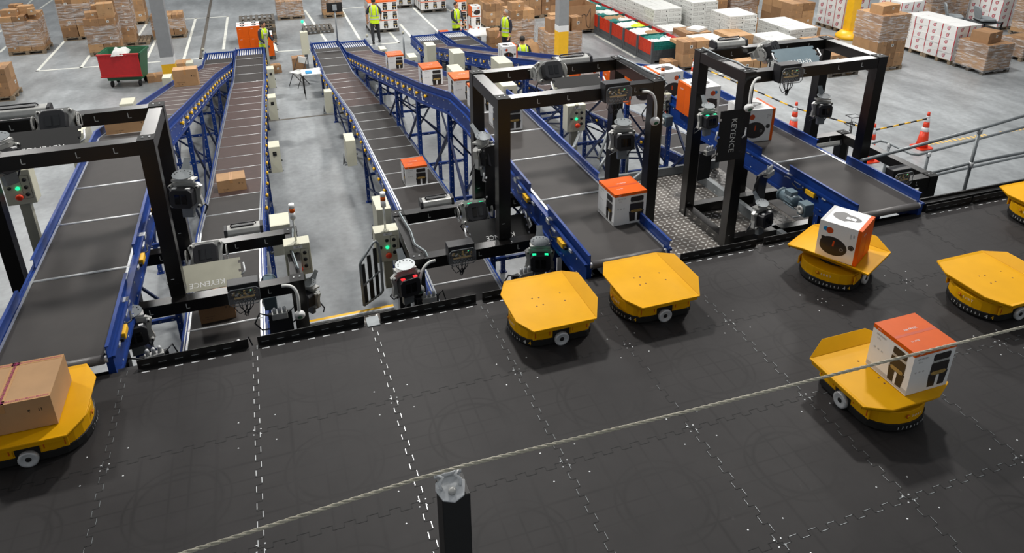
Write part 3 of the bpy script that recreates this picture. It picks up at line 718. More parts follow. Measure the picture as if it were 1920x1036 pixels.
for (px, py, prof, w, d, h, sw, lb) in (
    (500,130,LO,.2,.36,.6,True,'cream cabinet with black switch beside the lower left belt, farthest of its row'),
    (501.5,184,LO,.2,.34,.6,True,'cream cabinet with black switch beside the lower left belt, second from the far end'),
    (503,277,LO,.21,.34,.55,True,'cream cabinet with black switch beside the lower left belt, near the small carton'),
    (506,425,LO,.28,.4,.5,False,'cream cabinet beside the lower left belt just behind the low scan gate'),
    (608,173,LO,.19,.27,.58,False,'cream cabinet on the left of the single-box belt, near the far floor joint'),
    (648,265,LO,.19,.45,.55,False,'cream cabinet on the left of the single-box belt, beside the orange topped box'),
    (706,394,LO,.22,.5,.6,False,'cream cabinet behind the centre push-button station'),
    (713,93,UP,.2,.42,.4,True,'cream cabinet with black switch right of the centre wide belt, farthest'),
    (767,108,UP,.22,.42,.5,True,'cream cabinet with black switch behind the first orange topped box'),
    (850,136,UP,.24,.55,.4,False,'cream cabinet right of the centre wide belt behind the third orange topped box'),
    (943,162,UP,.24,.4,.45,True,'cream cabinet with black switch seen through the centre scan gate'),
    (348,119,UP,.2,.36,.4,False,'cream cabinet left of the leftmost wide belt, farthest one beside the column'),
    (303,147,UP,.2,.36,.5,False,'cream cabinet left of the leftmost wide belt, behind the large upright carton'),
    (223,196,UP,.22,.36,.5,False,'cream cabinet beyond the leftmost gate top beam, nearest the red lidded bin')):
    p = on(px,py,prof,.16); cabinet(p, w, d, h, lb, sw)
for (x, y, z, w, d, h, sw, lb) in (
    (5.95,16.6,-1.75,.28,.45,.72,False,'tall cream cabinet left of the right wide belt, farthest'),
    (5.95,13.4,-1.15,.3,.5,.75,False,'tall cream cabinet left of the right wide belt, second from the far end'),
    (6.15,10.2,-.55,.32,.6,.6,False,'tall cream cabinet left of the right wide belt, behind the centre gate camera'),
    (6.6,7.6,-.05,.34,.6,.65,False,'tall cream cabinet behind the KEYENCE plate of the centre scan gate'),
    (-1.32,6.3,.25,.2,.5,.6,False,'cream cabinet behind the dark plate on the leftmost scan gate')):
    cabinet((x,y,z), w, d, h, lb, sw)
# ================================================================ PUSH-BUTTON STATIONS
def station(loc, label, zb, rz=0, beacon=True, blabel=None):
    t = thing('push_button_station', label, 'control panel', loc, rz)
    MB().box((0,.09,0),(.28,.18,.40)).build('enclosure', 'cream', t, bevel=.008)
    F = face((0,-.001,0),(1,0,0),(0,0,1))
    m = MB(); m.prism(rrect(.1,.032,.004), 0, .002, 0, F @ TR((.01,.165,0))); m.prism(rrect(.085,.27,.004), 0, .0015, 1, F @ TR((.075,.0,0))); m.prism(rrect(.079,.264,.004), 0, .003, 2, F @ TR((.075,.0,0)))
    m.text('BELT', .022, F @ TR((.01,.165,.0025)), 1); m.build('label_plate', ['white','matt_black','cream'], t)
    def but(x, z, r, h, mt, nm):
        b = MB(); b.lathe([(r,0),(r,h*.6),(r*.8,h)], 14, 0, F @ TR((x,z,.002))); b.build(nm, mt, t)
    for z in (.085,0,-.085): but(.075,z,.021,.018,'matt_black','black_button')
    but(-.005,.085,.02,.014,'matt_black','selector'); but(-.08,.005,.018,.02,'matt_black','key_switch'); but(-.005,-.005,.021,.016,'green_glow','green_button')
    m = MB(); m.lathe([(.018,0),(.018,.03),(.036,.035),(.036,.05),(.025,.058)], 16, 0, F @ TR((-.0,-.095,.002))); m.build('emergency_stop', 'safety_orange', t)
    L_ = loc[2]-.2-zb
    MB().bb(-.05,.05,.05,.13,-.2-L_,-.2).build('post', 'cream_dark', t)
    m = MB(); m.lathe([(.03,.2),(.03,.215),(.008,.22),(.008,.24)], 12); m.build('mast_foot', 'cream', t)
    if beacon:
        b = thing('beacon_light', blabel, 'signal lamp', (loc[0],loc[1]+.09,loc[2]+.2), 0)
        MB().tube([(0,0,0),(0,0,.28)], .012, 8).build('pole', 'off_white', b)
        MB().tube([(0,0,.28),(0,0,.36)], .03, 14).build('base', 'white', b)
        MB().tube([(0,0,.36),(0,0,.41)], .029, 14).build('amber_lens', 'orange', b)
        MB().tube([(0,0,.41),(0,0,.46)], .03, 14).build('cap', 'white', b)
ZW = -1.0
def ST(px, py, y, *a): station(tuple(aty(px,py,y)), *a)
ST(727,462,3.0,'cream push-button station, centre, beside the black railing gate', ZW, 0, True, 'white and amber beacon on the centre push-button station')
ST(560,487,3.0,'cream push-button station partly hidden behind the low left scan gate', ZW, 0, True, 'white and amber beacon behind the low left scan gate corner')
ST(1081,222,4.5,'cream push-button station inside the centre scan gate opening', ZW, 0, False)
ST(1243,200,5.0,'cream push-button station behind the centre gate right post', ZW, 0, True, 'white and amber beacon in front of the plain white box')
ST(34,352,3.9,'cream push-button station at the left edge beside the leftmost wide belt', ZW, 0, True, 'white and amber beacon at the left edge under the gate')
# ================================================================ SCAN GATES
def holes(m, n, T, dx, k=0):
    for i in range(n): m.prism(rrect(.03,.008,.003), 0, .001, k, T @ TR((i*dx,0,0)))
def gate(cx, zt, zf, label, hw=.97, y0=2.5, y1=3.62, b=.14, base=False, feet=(1,1,1,1)):
    t = thing('scan_gate', label, 'gate frame', (cx, y0, 0))
    D = y1-y0; h = b/2
    for i, (x, y) in enumerate(((-hw+h,h),(hw-h,h),(hw-h,D-h),(-hw+h,D-h))):
        z0 = zf if feet[i] == 1 else feet[i]
        m = MB(); m.bb(x-h,x+h,y-h,y+h,z0,zt)
        for z in frange(zt-.5, z0+.2, .35) if zt-.5 > z0+.2 else []:
            m.box((x-.02,y-h-.001,z),(.03,.002,.008),1); m.box((x+.01,y-h-.001,z-.06),(.03,.002,.008),2)
            m.box((x-h-.001 if x>0 else x+h+.001,y,z-.1),(.002,.008,.03),1)
        m.build('post', ['satin_black','off_white','dark_plastic'], t, bevel=.004)
        c = MB(); c.bb(x-h-.004,x+h+.004,y-h-.004,y+h+.004,zt,zt+.006); 
        c.lathe([(.01,0),(.01,.008)], 8, 1, TR((x-.03,y,zt+.006))); c.lathe([(.01,0),(.01,.008)], 8, 1, TR((x+.03,y,zt+.006))); c.build('corner_plate', ['matt_black','bright_steel'], t)
    for y in (h, D-h):
        m = MB(); m.bb(-hw+b,hw-b,y-h+.004,y+h-.004,zt-b,zt-.004)
        for k, x in enumerate((-hw*.55,-hw*.2,hw*.28,hw*.62)):
            m.box((x,y-h+.003,zt-b*.45),(.008,.002,.05),1); m.box((x+.015,y-h+.003,zt-b*.65),(.03,.002,.007),1)
        m.build('top_beam', ['satin_black','off_white'], t, bevel=.003)
    for x in (-hw+h, hw-h):
        m = MB(); m.bb(x-h+.004,x+h-.004,b,D-b,zt-b,zt-.004); m.build('top_beam', 'satin_black', t, bevel=.003)
    if base:
        for y in (h, D-h): MB().bb(-hw+b,hw-b,y-h+.01,y+h-.01,zf,zf+b).build('base_beam', 'satin_black', t, bevel=.003)
        for x in (-hw+h, hw-h): MB().bb(x-h+.01,x+h-.01,b,D-b,zf,zf+b).build('base_beam', 'satin_black', t, bevel=.003)
    return t
gate(-.57,1.42,ZW,'tall black scan gate over the leftmost wide belt',feet=(1,-.27,-.27,1),hw=.9)
gate(4.66,1.42,ZW,'tall black scan gate over the centre wide belt',feet=(-.27,1,1,-.27),hw=1.0)
gate(7.80,1.40,ZW,'tall black scan gate over the right wide belt with its base frame on the walkway',hw=1.06,base=True)
gate(.52,-.28,-2.6,'low black scan gate over the lower belt with the small carton',hw=.96,y0=2.4)
gate(3.58,-.28,-2.6,'low black scan gate over the lower belt left of centre',hw=.96,y0=2.4)
gate(8.87,-.28,-2.6,'low black scan gate at the right beside the wide belt end and steel railings',hw=.98,y0=2.2,y1=4.0)
# -- scanner hardware
def scanner(loc, rz, tilt, label, leds=None, s=1.0, discs=2):
    t = thing('camera_scanner', label, 'scanner', loc, rz); K = RX(tilt) @ Matrix.Scale(s, 4)
    m = MB(); m.T = K
    if discs == 3:
        m.prism([(.095*math.cos(a),.075*math.sin(a)) for a in [2*PI*i/24 for i in range(24)]], 0, .006, 0, TR((0,-.02,.2)) @ RX(.35))
        m.prism([(-.05,.0),(.05,0),(.03,.09),(.03,.14),(-.03,.14),(-.03,.09)], 0, .006, 0, TR((0,.03,.2)) @ RX(1.0))
        for k in range(7): a = PI*(k/6); m.lathe([(.006,.007),(.006,.008)], 6, 1, TR((0,-.02,.2)) @ RX(.35) @ TR((.07*math.cos(a),.05*math.sin(a),0)))
        b2 = MB(); b2.T = K; b2.box((0,0,.15),(.2,.1,.02)); b2.build('top_plate', 'steel', t); b2 = MB(); b2.T = K; b2.box((0,0,-.16),(.1,.05,.1)); b2.build('lower_bracket', 'galv', t); b2 = MB(); b2.T = K; b2.box((0,.03,.18),(.03,.03,.05)); b2.build('swivel_pin', 'steel', t)
    for sx in ((-1,1) if discs == 2 else ()):
        m = MB(); m.T = K
        X_ = TR((sx*.17,0,0)) @ RY(PI/2)
        m.prism([(.075*math.cos(a),.075*math.sin(a)) for a in [2*PI*i/20 for i in range(20)]], -.003, .003, 0, X_)
        m.box((sx*.17,.07,.02),(.006,.1,.09)); m.box((sx*.17,.11,.06),(.05,.05,.006))
        for k in range(7):
            a = PI*(k/8+.55); m.box((sx*.174,.055*math.cos(a),.055*math.sin(a)),(.003,.01,.01),1)
        m.build('swivel_bracket', ['steel','matt_black'], t)
    if discs == 3: m.build('swivel_bracket', ['galv','matt_black'], t)
    m = MB(); m.T = K
    m.prism([(-.15,-.09),(-.11,-.12),(.11,-.12),(.15,-.09),(.13,0),(.15,.09),(.11,.12),(-.11,.12),(-.15,.09),(-.13,0)], -.02, .02, 0, RX(PI/2)); 
    for sx in (-1,1):
        for sz in (-1,1): m.lathe([(.018,0),(.018,.03)], 10, 0, TR((sx*.12,-.02,sz*.09)) @ RX(PI/2)); m.lathe([(.009,.03),(.009,.032)], 8, 1, TR((sx*.12,-.02,sz*.09)) @ RX(PI/2))
    m.box((0,.04,0),(.16,.06,.16)); m.build('cast_body', ['steel','matt_black'], t)
    m = MB(); m.T = K
    m.prism([(-.1,-.06),(-.07,-.09),(.07,-.09),(.1,-.06),(.1,.06),(.07,.09),(-.07,.09),(-.1,.06)], .02, .12, 0, RX(PI/2)); h = m.build('housing', 'dark_plastic', t, bevel=.008)
    m = MB(); m.T = K @ TR((0,-.1215,0)); m.box((-.03,0,0),(.045,.004,.09)); m.box((.03,0,0),(.045,.004,.09)); m.build('window', 'lens', h)
    if leds != 'none':
        m = MB(); m.T = K
        for sx in (-1,1): m.box((sx*.06,-.09,.092),(.035,.03,.01))
        m.build('status_light', leds or 'white', h)
    m = MB(); m.T = K
    m.tube([(.08,.05,-.05),(.14,.08,-.14),(.1,.1,-.22)], .008, 6); m.tube([(-.08,.05,-.05),(-.15,.06,-.12),(-.1,.12,-.2),(-.02,.12,-.16)], .007, 6)
    m.build('lead', 'cable', t)
    return t
def light_bar(loc, rz, label, w=.34):
    t = thing('line_light', label, 'lamp housing', loc, rz)
    pr = [(-.07,0),(-.08,.03),(-.06,.085),(.04,.1),(.07,.07),(.07,0)]
    m = MB(); T = Matrix(((0,0,1,0),(1,0,0,0),(0,1,0,0),(0,0,0,1)))
    m.prism(pr, -w/2+.03, w/2-.03, 0, T); m.build('metal_cover', 'steel', t, bevel=.01)
    for q in (-w/2, w/2-.03): MB().prism([(x*1.03,y*1.03) for x,y in pr], q, q+.03, 0, T).build('end_cap', 'dark_plastic', t)
    m = MB(); m.box((-.01,.0,.098),(w*.6,.06,.012), T=None); m.build('top_plate', 'dark_plastic', t)
    m = MB(); m.tube([(-w*.33,0,.1),(-w*.3,0,.125),(w*.3,0,.125),(w*.33,0,.1)], .008, 6); m.build('handle', 'dark_plastic', t)
    return t
def plate(loc, rz, tilt, label, mt='matt_black', w=.6, h=.3, txt=True, flip=True, vertical=False, tm='white', ts=.085):
    t = thing('reflector_plate', label, 'panel', loc, rz); m = MB(); m.T = RX(tilt)
    n = 3; pts = [(-w/2,-h/2),(w/2,-h/2)]
    for k in range(n): y = -h/2+h*(k+.5)/n-.015; pts += [(w/2,y),(w/2-.025,y),(w/2-.025,y+.03),(w/2,y+.03)]
    pts += [(w/2,h/2),(-w/2,h/2)]
    for k in reversed(range(n)): y = -h/2+h*(k+.5)/n-.015; pts += [(-w/2,y+.03),(-w/2+.025,y+.03),(-w/2+.025,y),(-w/2,y)]
    m.prism(pts, -.004, .004); p = m.build('sheet', mt, t)
    m = MB(); m.T = RX(tilt)
    if txt: m.text('KEYENCE', ts, TR((0,-h*.28 if not vertical else 0,.0045)) @ RZ(PI if flip else 0), 0); m.build('lettering', tm, t)
    m = MB(); m.T = RX(tilt)
    for sx in (-1,1): m.tube([(sx*w/2,-.05,0),(sx*(w/2+.04),-.02,.01),(sx*(w/2+.03),.08,.02)], .01, 6)
    m.build('bracket', 'bright_steel', t)
    return t
def controller(loc, label, rz=0):
    t = thing('scan_controller', label, 'electronics box', loc, rz)
    W_, H_ = .30, .19
    m = MB(); m.bb(-W_/2,W_/2,-.0,.14,-H_/2,H_/2+.03); m.build('back_box', 'dark_plastic', t, bevel=.006)
    F = face((0,-.002,0),(1,0,0),(0,0,1))
    m = MB(); m.prism(rrect(W_*.86,H_*.78,.01), 0, .004, 0, F)
    random.seed(3)
    for k in range(46):
        x, y = random.uniform(-.11,.11), random.uniform(-.0,.055)
        m.box((x,-.014,y),(random.uniform(.008,.026),.012,random.uniform(.006,.02)), random.choice((1,2,3,1,4)))
    m.box((0,-.015,-.018),(.2,.016,.014),3); m.text('KEYENCE', .018, F @ TR((.03,-.04,.008)), 4); m.build('circuit_board', ['matt_black','pcb','dark_plastic','food','off_white'], t)
    m = MB(); m.box((.07,-.022,.055),(.008,.004,.006)); m.build('status_led', 'green_glow', t)
    c = [(-W_/2,-H_/2+.03),(-W_/2+.03,-H_/2),(W_/2-.03,-H_/2),(W_/2,-H_/2+.03),(W_/2,H_/2-.03),(W_/2-.03,H_/2),(-W_/2+.03,H_/2),(-W_/2,H_/2-.03)]
    m = MB(); m.prism(c, .035, .04, 0, F); m.build('clear_cover', 'clear', t)
    m = MB()
    for i in range(8):
        a, b = c[i], c[(i+1)%8]; m.beam(F @ Vector((a[0],a[1],.037)), F @ Vector((b[0],b[1],.037)), .006, .006)
    m.build('cover_edge', 'galv', t)
    m = MB()
    for k in range(7):
        x = -.1+k*.03; e = random.uniform(-.04,.04); m.tube([(x,.03,-H_/2+.01),(x+e*.4,.02,-H_/2-.06),(x*.4+e,.01,-H_/2-.13-.02*(k%3)),(.02+x*.1,.03,-H_/2-.1)], .005, 5)
    m.build('wire_loops', 'cable', t)
    m = MB()
    for k in range(6): x = -.1+k*.035; m.tube([(x,-.016,-.05),(x+.012,-.022,-.075),(x+.03,-.018,-.05)], .0025, 4)
    m.build('inner_wires', 'cable_grey', t)
def green_button(p0, p1, p2, end, label):         # button on a bent hose hanging from the frame
    t = thing('hose_button', label, 'push button', end)
    E_ = Vector(end); pts = [Vector(p)-E_ for p in (p0,p1,p2)]+[Vector((0,0,.03))]
    cur = []
    for i in range(13):
        u = i/12; n = 3; b = [math.comb(3,k)*u**k*(1-u)**(3-k) for k in range(4)]; cur.append(sum((pts[k]*b[k] for k in range(4)), Vector()))
    MB().tube(cur, .017, 10).build('hose', 'off_white', t)
    T = RX(PI/2+.5)
    MB().lathe([(.045,-.03),(.055,-.015),(.055,.015),(.045,.03)], 20, 0, T).build('head', 'white', t)
    MB().lathe([(.026,.03),(.026,.036),(.02,.04)], 16, 0, T).build('green_button', 'green', t)
GT = 1.42
# hardware: pixel of its centre in the frame and the upright plane it hangs in
def SC(px, py, y, rz, tilt, label, leds=None, s=1.15, discs=2): return scanner(tuple(aty(px,py,y)), rz, tilt, label, leds, s, discs)
def LB(px, py, y, rz, label, w=.4): p = aty(px,py,y); return light_bar((p.x,p.y,p.z-.05), rz, label, w)
def PL(px, py, y, *a, **k): return plate(tuple(aty(px,py,y)), *a, **k)
def CO(px, py, y, label): return controller(tuple(aty(px,py,y)), label)
SC(106,230,3.36,0,-.5,'silver bracketed camera with black housing on the leftmost gate back beam')
LB(30,210,3.56,0,'silver line light on the leftmost gate back beam, cut by the left edge',.62)
PL(82,266,2.98,0,.55,'dark grey lettered plate inside the leftmost gate',w=.62,h=.3)
SC(1030,135,3.36,.05,-.5,'silver bracketed camera with black housing on the centre gate back beam')
LB(1072,112,3.58,0,'silver line light on the centre gate back beam',.5)
PL(1086,160,2.98,0,.6,'dark plate with KEYENCE lettering inside the centre gate',w=.6,h=.28)
CO(1158,176,2.40,'clear fronted electronics box on the centre gate front beam')
SC(1438,97,3.40,.5,-.5,'silver bracketed camera with black housing on the right gate back beam')
LB(1366,80,3.56,0,'silver line light on the right gate back beam',.5)
PL(1494,106,2.98,0,.65,'bluish grey plate with lettering inside the right gate','motor_grey',w=.64,h=.28)
CO(1482,140,2.38,'clear fronted electronics box on the right gate front beam')
SC(906,290,3.0,.75,-.1,'camera head on the centre gate left post',None,discs=3)
SC(1166,262,3.0,-.1,-.12,'camera head on the centre gate right post beside the electronics box',None,discs=3)
PL(921,330,2.85,.3,PI/2,'black upright plate with KEYENCE lettering on the centre gate left post',w=.16,h=.75,txt=False)
SC(1325,225,3.3,.1,-.1,'camera head on the right gate rear left post beside the big KEYENCE panel','green_glow',1.0,3)
SC(1540,205,3.3,-.2,-.1,'camera head on the right gate rear right post near the traffic cones',None,1.0,3)
t_ = PL(1369,254,2.46,0,PI/2,'tall black KEYENCE panel on the right gate left post',w=.34,h=.66,txt=False)
m = MB(); m.text('KEYENCE', .105, face((0.03,-.006,0),(0,0,-1),(1,0,0)) , 0); m.build('lettering','off_white',t_)
SC(350,365,3.1,-.35,-.1,'camera head on the leftmost gate right posts',None,discs=3)
SC(6,300,2.9,.8,-.1,'camera head at the left edge of the leftmost gate',None,discs=3)
GL = -.28
SC(388,478,3.36,0,-.6,'silver bracketed camera on the low left gate back beam',None,1.25)
LB(457,428,3.5,0,'silver line light on the low left gate back beam',.42)
PL(388,517,2.98,0,.6,'light grey plate with KEYENCE lettering inside the low left gate','cream_dark',w=.7,h=.32)
CO(458,552,2.32,'clear fronted electronics box on the low left gate front beam')
SC(890,397,3.36,.0,-.5,'camera with green status lights on the low centre gate back beam','green_glow',1.25)
LB(818,376,3.5,0,'silver line light on the low centre gate back beam',.42)
PL(935,430,2.9,0,.6,'dark plate with KEYENCE lettering inside the low centre gate',w=.75,h=.32)
CO(866,478,2.32,'clear fronted electronics box on the low centre gate front beam')
SC(762,530,2.3,.2,-.1,'camera with red status lights at the low centre gate left post','red_glow',1.15,3)
SC(1012,485,2.0,-.3,-.1,'camera with green status lights beneath the centre wide belt','green_glow',1.1,3)
SC(252,622,2.0,.2,-.1,'camera beneath the leftmost wide belt end beside the deck kerb',None,1.1,3)
SC(583,556,3.0,-.9,-.1,'camera behind the hanging green button at the low left gate','none',.95,3)
CO(1690,334,2.1,'clear fronted electronics box on the low right gate beside the railings')
LB(1543,268,3.92,0,'silver line light on the low right gate back beam',.6)
SC(1425,408,2.0,.3,-.1,'camera under the right wide belt near the gearmotor',None,1.0,3)
def GB(e, s, ye, label):
    E_ = aty(*e, ye); S0 = aty(*s, ye+.1); d = S0-E_
    green_button(tuple(S0), tuple(S0+Vector((d.x*-.5,-.02,0))+Vector((.12 if d.x<0 else -.05,0,.02))), tuple(E_+Vector((0,0,max(.12,d.z*.55)))), tuple(E_), label)
GB((1228,227),(1204,172),2.38,'green button on a white bent hose at the centre gate right post')
GB((1404,202),(1425,146),2.38,'green button on a white bent hose at the right gate left post')
GB((562,590),(528,536),2.25,'green button on a white bent hose at the low left gate')
GB((787,543),(816,488),2.25,'green button on a white bent hose at the low centre gate')
def valve_block(loc, rz, label):
    t = thing('valve_block', label, 'valve', loc, rz)
    m = MB(); m.box((0,0,0),(.16,.07,.07)); m.build('manifold', 'steel', t, bevel=.006)
    for k in range(3): m = MB(); m.lathe([(.018,0),(.018,.05),(.012,.06)], 10, 0, TR((-.05+.05*k,0,.035))); m.build('fitting', 'bright_steel', t)
    m = MB(); m.tube([(-.08,0,0),(-.2,.02,.05),(-.26,.05,-.08),(-.2,.08,-.2),(-.05,.1,-.22)], .009, 6); m.tube([(.08,0,0),(.16,.03,.06),(.2,.05,-.1),(.1,.1,-.2)], .008, 6); m.build('hose', 'cable', t)
    m = MB(); m.bb(-.12,.12,.06,.1,-.45,-.02); m.build('back_plate', 'dark_plastic', t)
    return t
for px, py, y, rz, lb in ((525,590,2.4,0,'brass and steel valve block left of the hanging green button, low left gate'),(440,655,2.0,.4,'small valve block under the deck kerb beside the lower left belt'),(290,668,1.6,.2,'valve block beneath the leftmost belt end, right of its camera'),
        (805,560,2.3,0,'valve block right of the green button at the low centre gate'),(1235,200,4.2,.2,'valve block behind the centre gate right post'),(985,515,1.9,.2,'valve block left of the green lit camera under the centre belt'),
        (1442,325,2.2,.5,'valve block on the right belt frame beside the KEYENCE panel'),(1330,285,3.6,.2,'valve block on the right belt stand, left in the right gate')):
    valve_block(tuple(aty(px,py,y)), rz, lb)
# blue air hoses laid along the gate tops
def hose(pts, label, r=.008, mt='cable_grey', n=2):
    t = thing('cable_bundle', label, 'cable', pts[0]); o = Vector(pts[0])
    for k in range(n):
        q = [Vector(p)-o+Vector((.02*k,.01*math.sin(i*2+k),.006*math.sin(i*3+k))) for i, p in enumerate(pts)]
        s = []
        for i in range(len(q)-1):
            for j in range(4): s.append(q[i].lerp(q[i+1], j/4))
        MB().tube(s+[q[-1]], r, 6).build('hose', mt if k else 'cable', t)
hose([(5.55,3.5,1.45),(5.59,3.1,1.45),(5.57,2.8,1.46),(5.63,2.55,1.45),(5.66,2.48,1.38)],'air hoses along the centre gate right top beam')
hose([(6.8,3.55,1.43),(6.79,3.1,1.43),(6.83,2.85,1.43),(6.8,2.6,1.43),(6.9,2.5,1.43)],'cables along the right gate left top beam')
hose([(2.68,3.5,-.25),(2.72,3.0,-.25),(2.7,2.7,-.25),(2.78,2.5,-.25),(2.8,2.38,-.32)],'light blue hoses along the low centre gate left top beam')
hose([(1.42,3.5,-.25),(1.38,3.0,-.25),(1.42,2.6,-.25)],'hoses along the low left gate right top beam')
# -- boxes on the belts
def box_on(px, py, prof, kind, rz, label, size=None, off=(0,0)):
    p = on(px, py, prof, .003); put_box(kind, (p.x+off[0], p.y+off[1], p.z), rz, label, None, size)
# ================================================================ BOXES ON THE BELTS
BS = (.38,.38,.37); BL = (.46,.44,.46)
box_on(741,127,UP,'up',0,'orange topped air fryer box farthest up the centre wide belt')
box_on(808,157,UP,'up',0,'orange topped air fryer box second along the centre wide belt')
box_on(868,181,UP,'up',0,'orange topped air fryer box third along the centre belt, touching the gate post in view')
box_on(905,203,UP,'up',0,'orange topped air fryer box mostly hidden behind the centre gate left post')
box_on(948,236,UP,'up',0,'air fryer box inside the centre scan gate')
box_on(778,340,LO,'up',0,'orange topped air fryer box alone on the narrow lower belt')
box_on(952,111,UP,'lie+',0,'appliance box lying with its orange end right, farthest on the right wide belt')
for px, py, k, sz, lb, rz in (
    (1095,160,'lie-',BS,'appliance box with orange end behind the centre gate line light',0),
    (1158,172,'lie-',BS,'orange ended box seen behind the centre gate rear right corner',0),
    (1190,186,'lie-',BL,'large white box with orange end and curved black print, behind the white box',0),
    (1240,180,'lie-',BL,'large plain white box with a side handle slot beside the right gate',0),
    (1306,210,'lie-',BL,'large appliance box with dark orange end standing behind the right gate left posts',-.05),
    (1402,254,'lie+',BL,'white appliance box with orange edge inside the right scan gate',-.08)):
    p = on(px, py, UP, .003); put_box(k, (p.x, p.y, p.z), rz, lb, None, sz)
def carton_on(px, py, prof, w, d, h, m, label, rz=0, **k):
    p = on(px, py, prof, .003); return carton(w, d, h, m, label, tuple(p), rz, **k)
carton_on(436,352,LO,.46,.34,.23,'carton3','small brown carton halfway down the narrow left belt',.05,lab=False)
carton_on(410,588,LO,.40,.3,.27,'carton1','brown carton on the narrow left belt beneath the low scan gate',.05)
carton_on(248,245,UP,.62,.3,.26,'carton3','long brown carton behind the leftmost scan gate beams',.03)
carton_on(352,160,UP,.52,.3,.42,'carton3','tall upright brown carton near the top of the leftmost belt',-.02)
# ================================================================ WALKWAYS
def checker(x0, x1, y0, y1, z, name, step=.075):
    w = MB(); w.bb(x0,x1,y0,y1,z-.03,z)
    k = 0
    for i in range(int((x1-x0)/step)):
        for j in range(int((y1-y0)/step)):
            a = PI/4 if (i+j) % 2 else -PI/4; x, y = x0+(i+.5)*step, y0+(j+.5)*step
            T = TR((x,y,z)) @ RZ(a); l, b_, hh = .034, .014, .007
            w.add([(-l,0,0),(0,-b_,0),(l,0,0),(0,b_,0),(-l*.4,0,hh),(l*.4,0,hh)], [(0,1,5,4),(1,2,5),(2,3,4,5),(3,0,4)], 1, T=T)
    return struct(name, w, ['plate','lug_glint'])
ZW = -1.0
checker(5.05,8.15,1.07,4.75,ZW,'floor'); checker(1.42,2.42,1.85,2.62,ZW,'floor')
wt = MB(); wt.bb(7.55,7.63,1.2,4.7,ZW,ZW+.14,0); wt.bb(7.63,7.66,1.2,4.7,ZW+.06,ZW+.08,0); wt.bb(5.05,8.15,4.75,4.8,ZW-.05,ZW+.14,0); wt.bb(5.0,5.05,1.1,4.8,ZW-.15,ZW+.1)
wt.bb(5.0,8.2,1.1,4.8,ZW-.2,ZW-.03,1); wt.bb(1.36,2.44,1.8,2.66,ZW-.16,ZW-.03,1)
struct('trim_8', wt, ['galv','matt_black'])
yn = MB(); yn.bb(1.42,2.42,2.62,2.68,ZW-.02,ZW+.02,0); yn.bb(1.42,2.42,2.60,2.625,ZW+.0,ZW+.03,1); yn.bb(5.35,5.75,4.62,4.72,ZW+.14,ZW+.16,0)
yn.bb(1.95,2.06,.98,1.12,-.02,.008,2)
struct('trim_9', yn, ['yellow2','bright_steel','galv'])
# stairs beyond the right walkway
sb = MB()
for k in range(5): sb.bb(5.3,6.3,4.9+k*.27,5.15+k*.27,ZW-.2-k*.2,ZW-.16-k*.2)
struct('trim_10', sb, 'galv')
def tube_thing(name, label, cat, runs, r=.021, mt='galv', parts='rail', fit=()):
    o = Vector(runs[0][1] if isinstance(runs[0][0], str) else runs[0][0]); t = thing(name, label, cat, o)
    for q in runs:
        nm = q[0] if isinstance(q[0], str) else parts; pts = q[1:] if isinstance(q[0], str) else q
        MB().tube([Vector(p)-o for p in pts], r, 10).build(nm, mt, t)
    for p in fit:
        v = Vector(p)-o; MB().lathe([(r*1.5,-.03),(r*1.6,-.01),(r*1.6,.03),(r*1.2,.045)], 12, 0, TR(v)).build('clamp_fitting', 'bright_steel', t)
    return t
def seq(*a): return [tuple(at(x,y,z)) for x, y, z in a]
r1 = [tuple(at(1615,301,.1)), tuple(at(1838,241,.1)), tuple(at(1960,205,.1))]
k1 = [tuple(at(1660,345,-.45)), tuple(at(1822,305,-.45)), tuple(at(1960,278,-.45))]
pp = at(1838,241,.1); pf = (pp.x,pp.y,-1.0)
tube_thing('steel_railing','galvanised steel railing nearest the deck kerb at the right','railing',[r1,k1,[tuple(pp),pf]],.024,fit=[(pp.x,pp.y,.06),(pp.x,pp.y,-.47),(pp.x,pp.y,-.98)])
z2 = -1.36
r2 = seq((1990,220,z2),(1920,238,z2),(1748,283,z2),(1722,290,z2),(1708,288,z2),(1662,266,z2),(1650,264,z2),(1610,275,z2))
pa = at(1742,286,z2); pb = at(1668,269,z2)
k2 = seq((1990,273,z2-.5),(1920,292,z2-.5),(1735,332,z2-.5),(1690,318,z2-.5))
tube_thing('steel_railing','galvanised steel railing with rounded bends beyond the near railing','railing',[r2,k2,[tuple(pa),(pa.x,pa.y,z2-1.1)],[tuple(pb),(pb.x,pb.y,z2-1.1)]],.026,fit=[(pa.x,pa.y,z2-.04),(pa.x,pa.y,z2-1.08),(pb.x,pb.y,z2-.04)])
# handrails in the gap beside the centre belt
tube_thing('steel_railing','curved steel handrail behind the push-button station in the centre gate','railing',[[(5.15,4.0,-.0),(5.25,4.05,.06),(5.6,4.6,.06)],[(5.5,4.2,-.75),(6.35,4.9,-.3),(6.55,5.0,-.28),(6.6,5.0,-.5),(6.6,5.0,-1.6)],[(5.5,4.1,-1.0),(6.3,4.3,-.75),(6.5,4.3,-.6)]],.024)
tube_thing('steel_railing','bent steel handrail rising left of the centre gate right post','railing',[[(5.9,4.6,-.45),(6.5,5.3,.0),(6.65,5.45,.02),(6.72,5.5,-.15),(6.72,5.5,-1.2)]],.024)
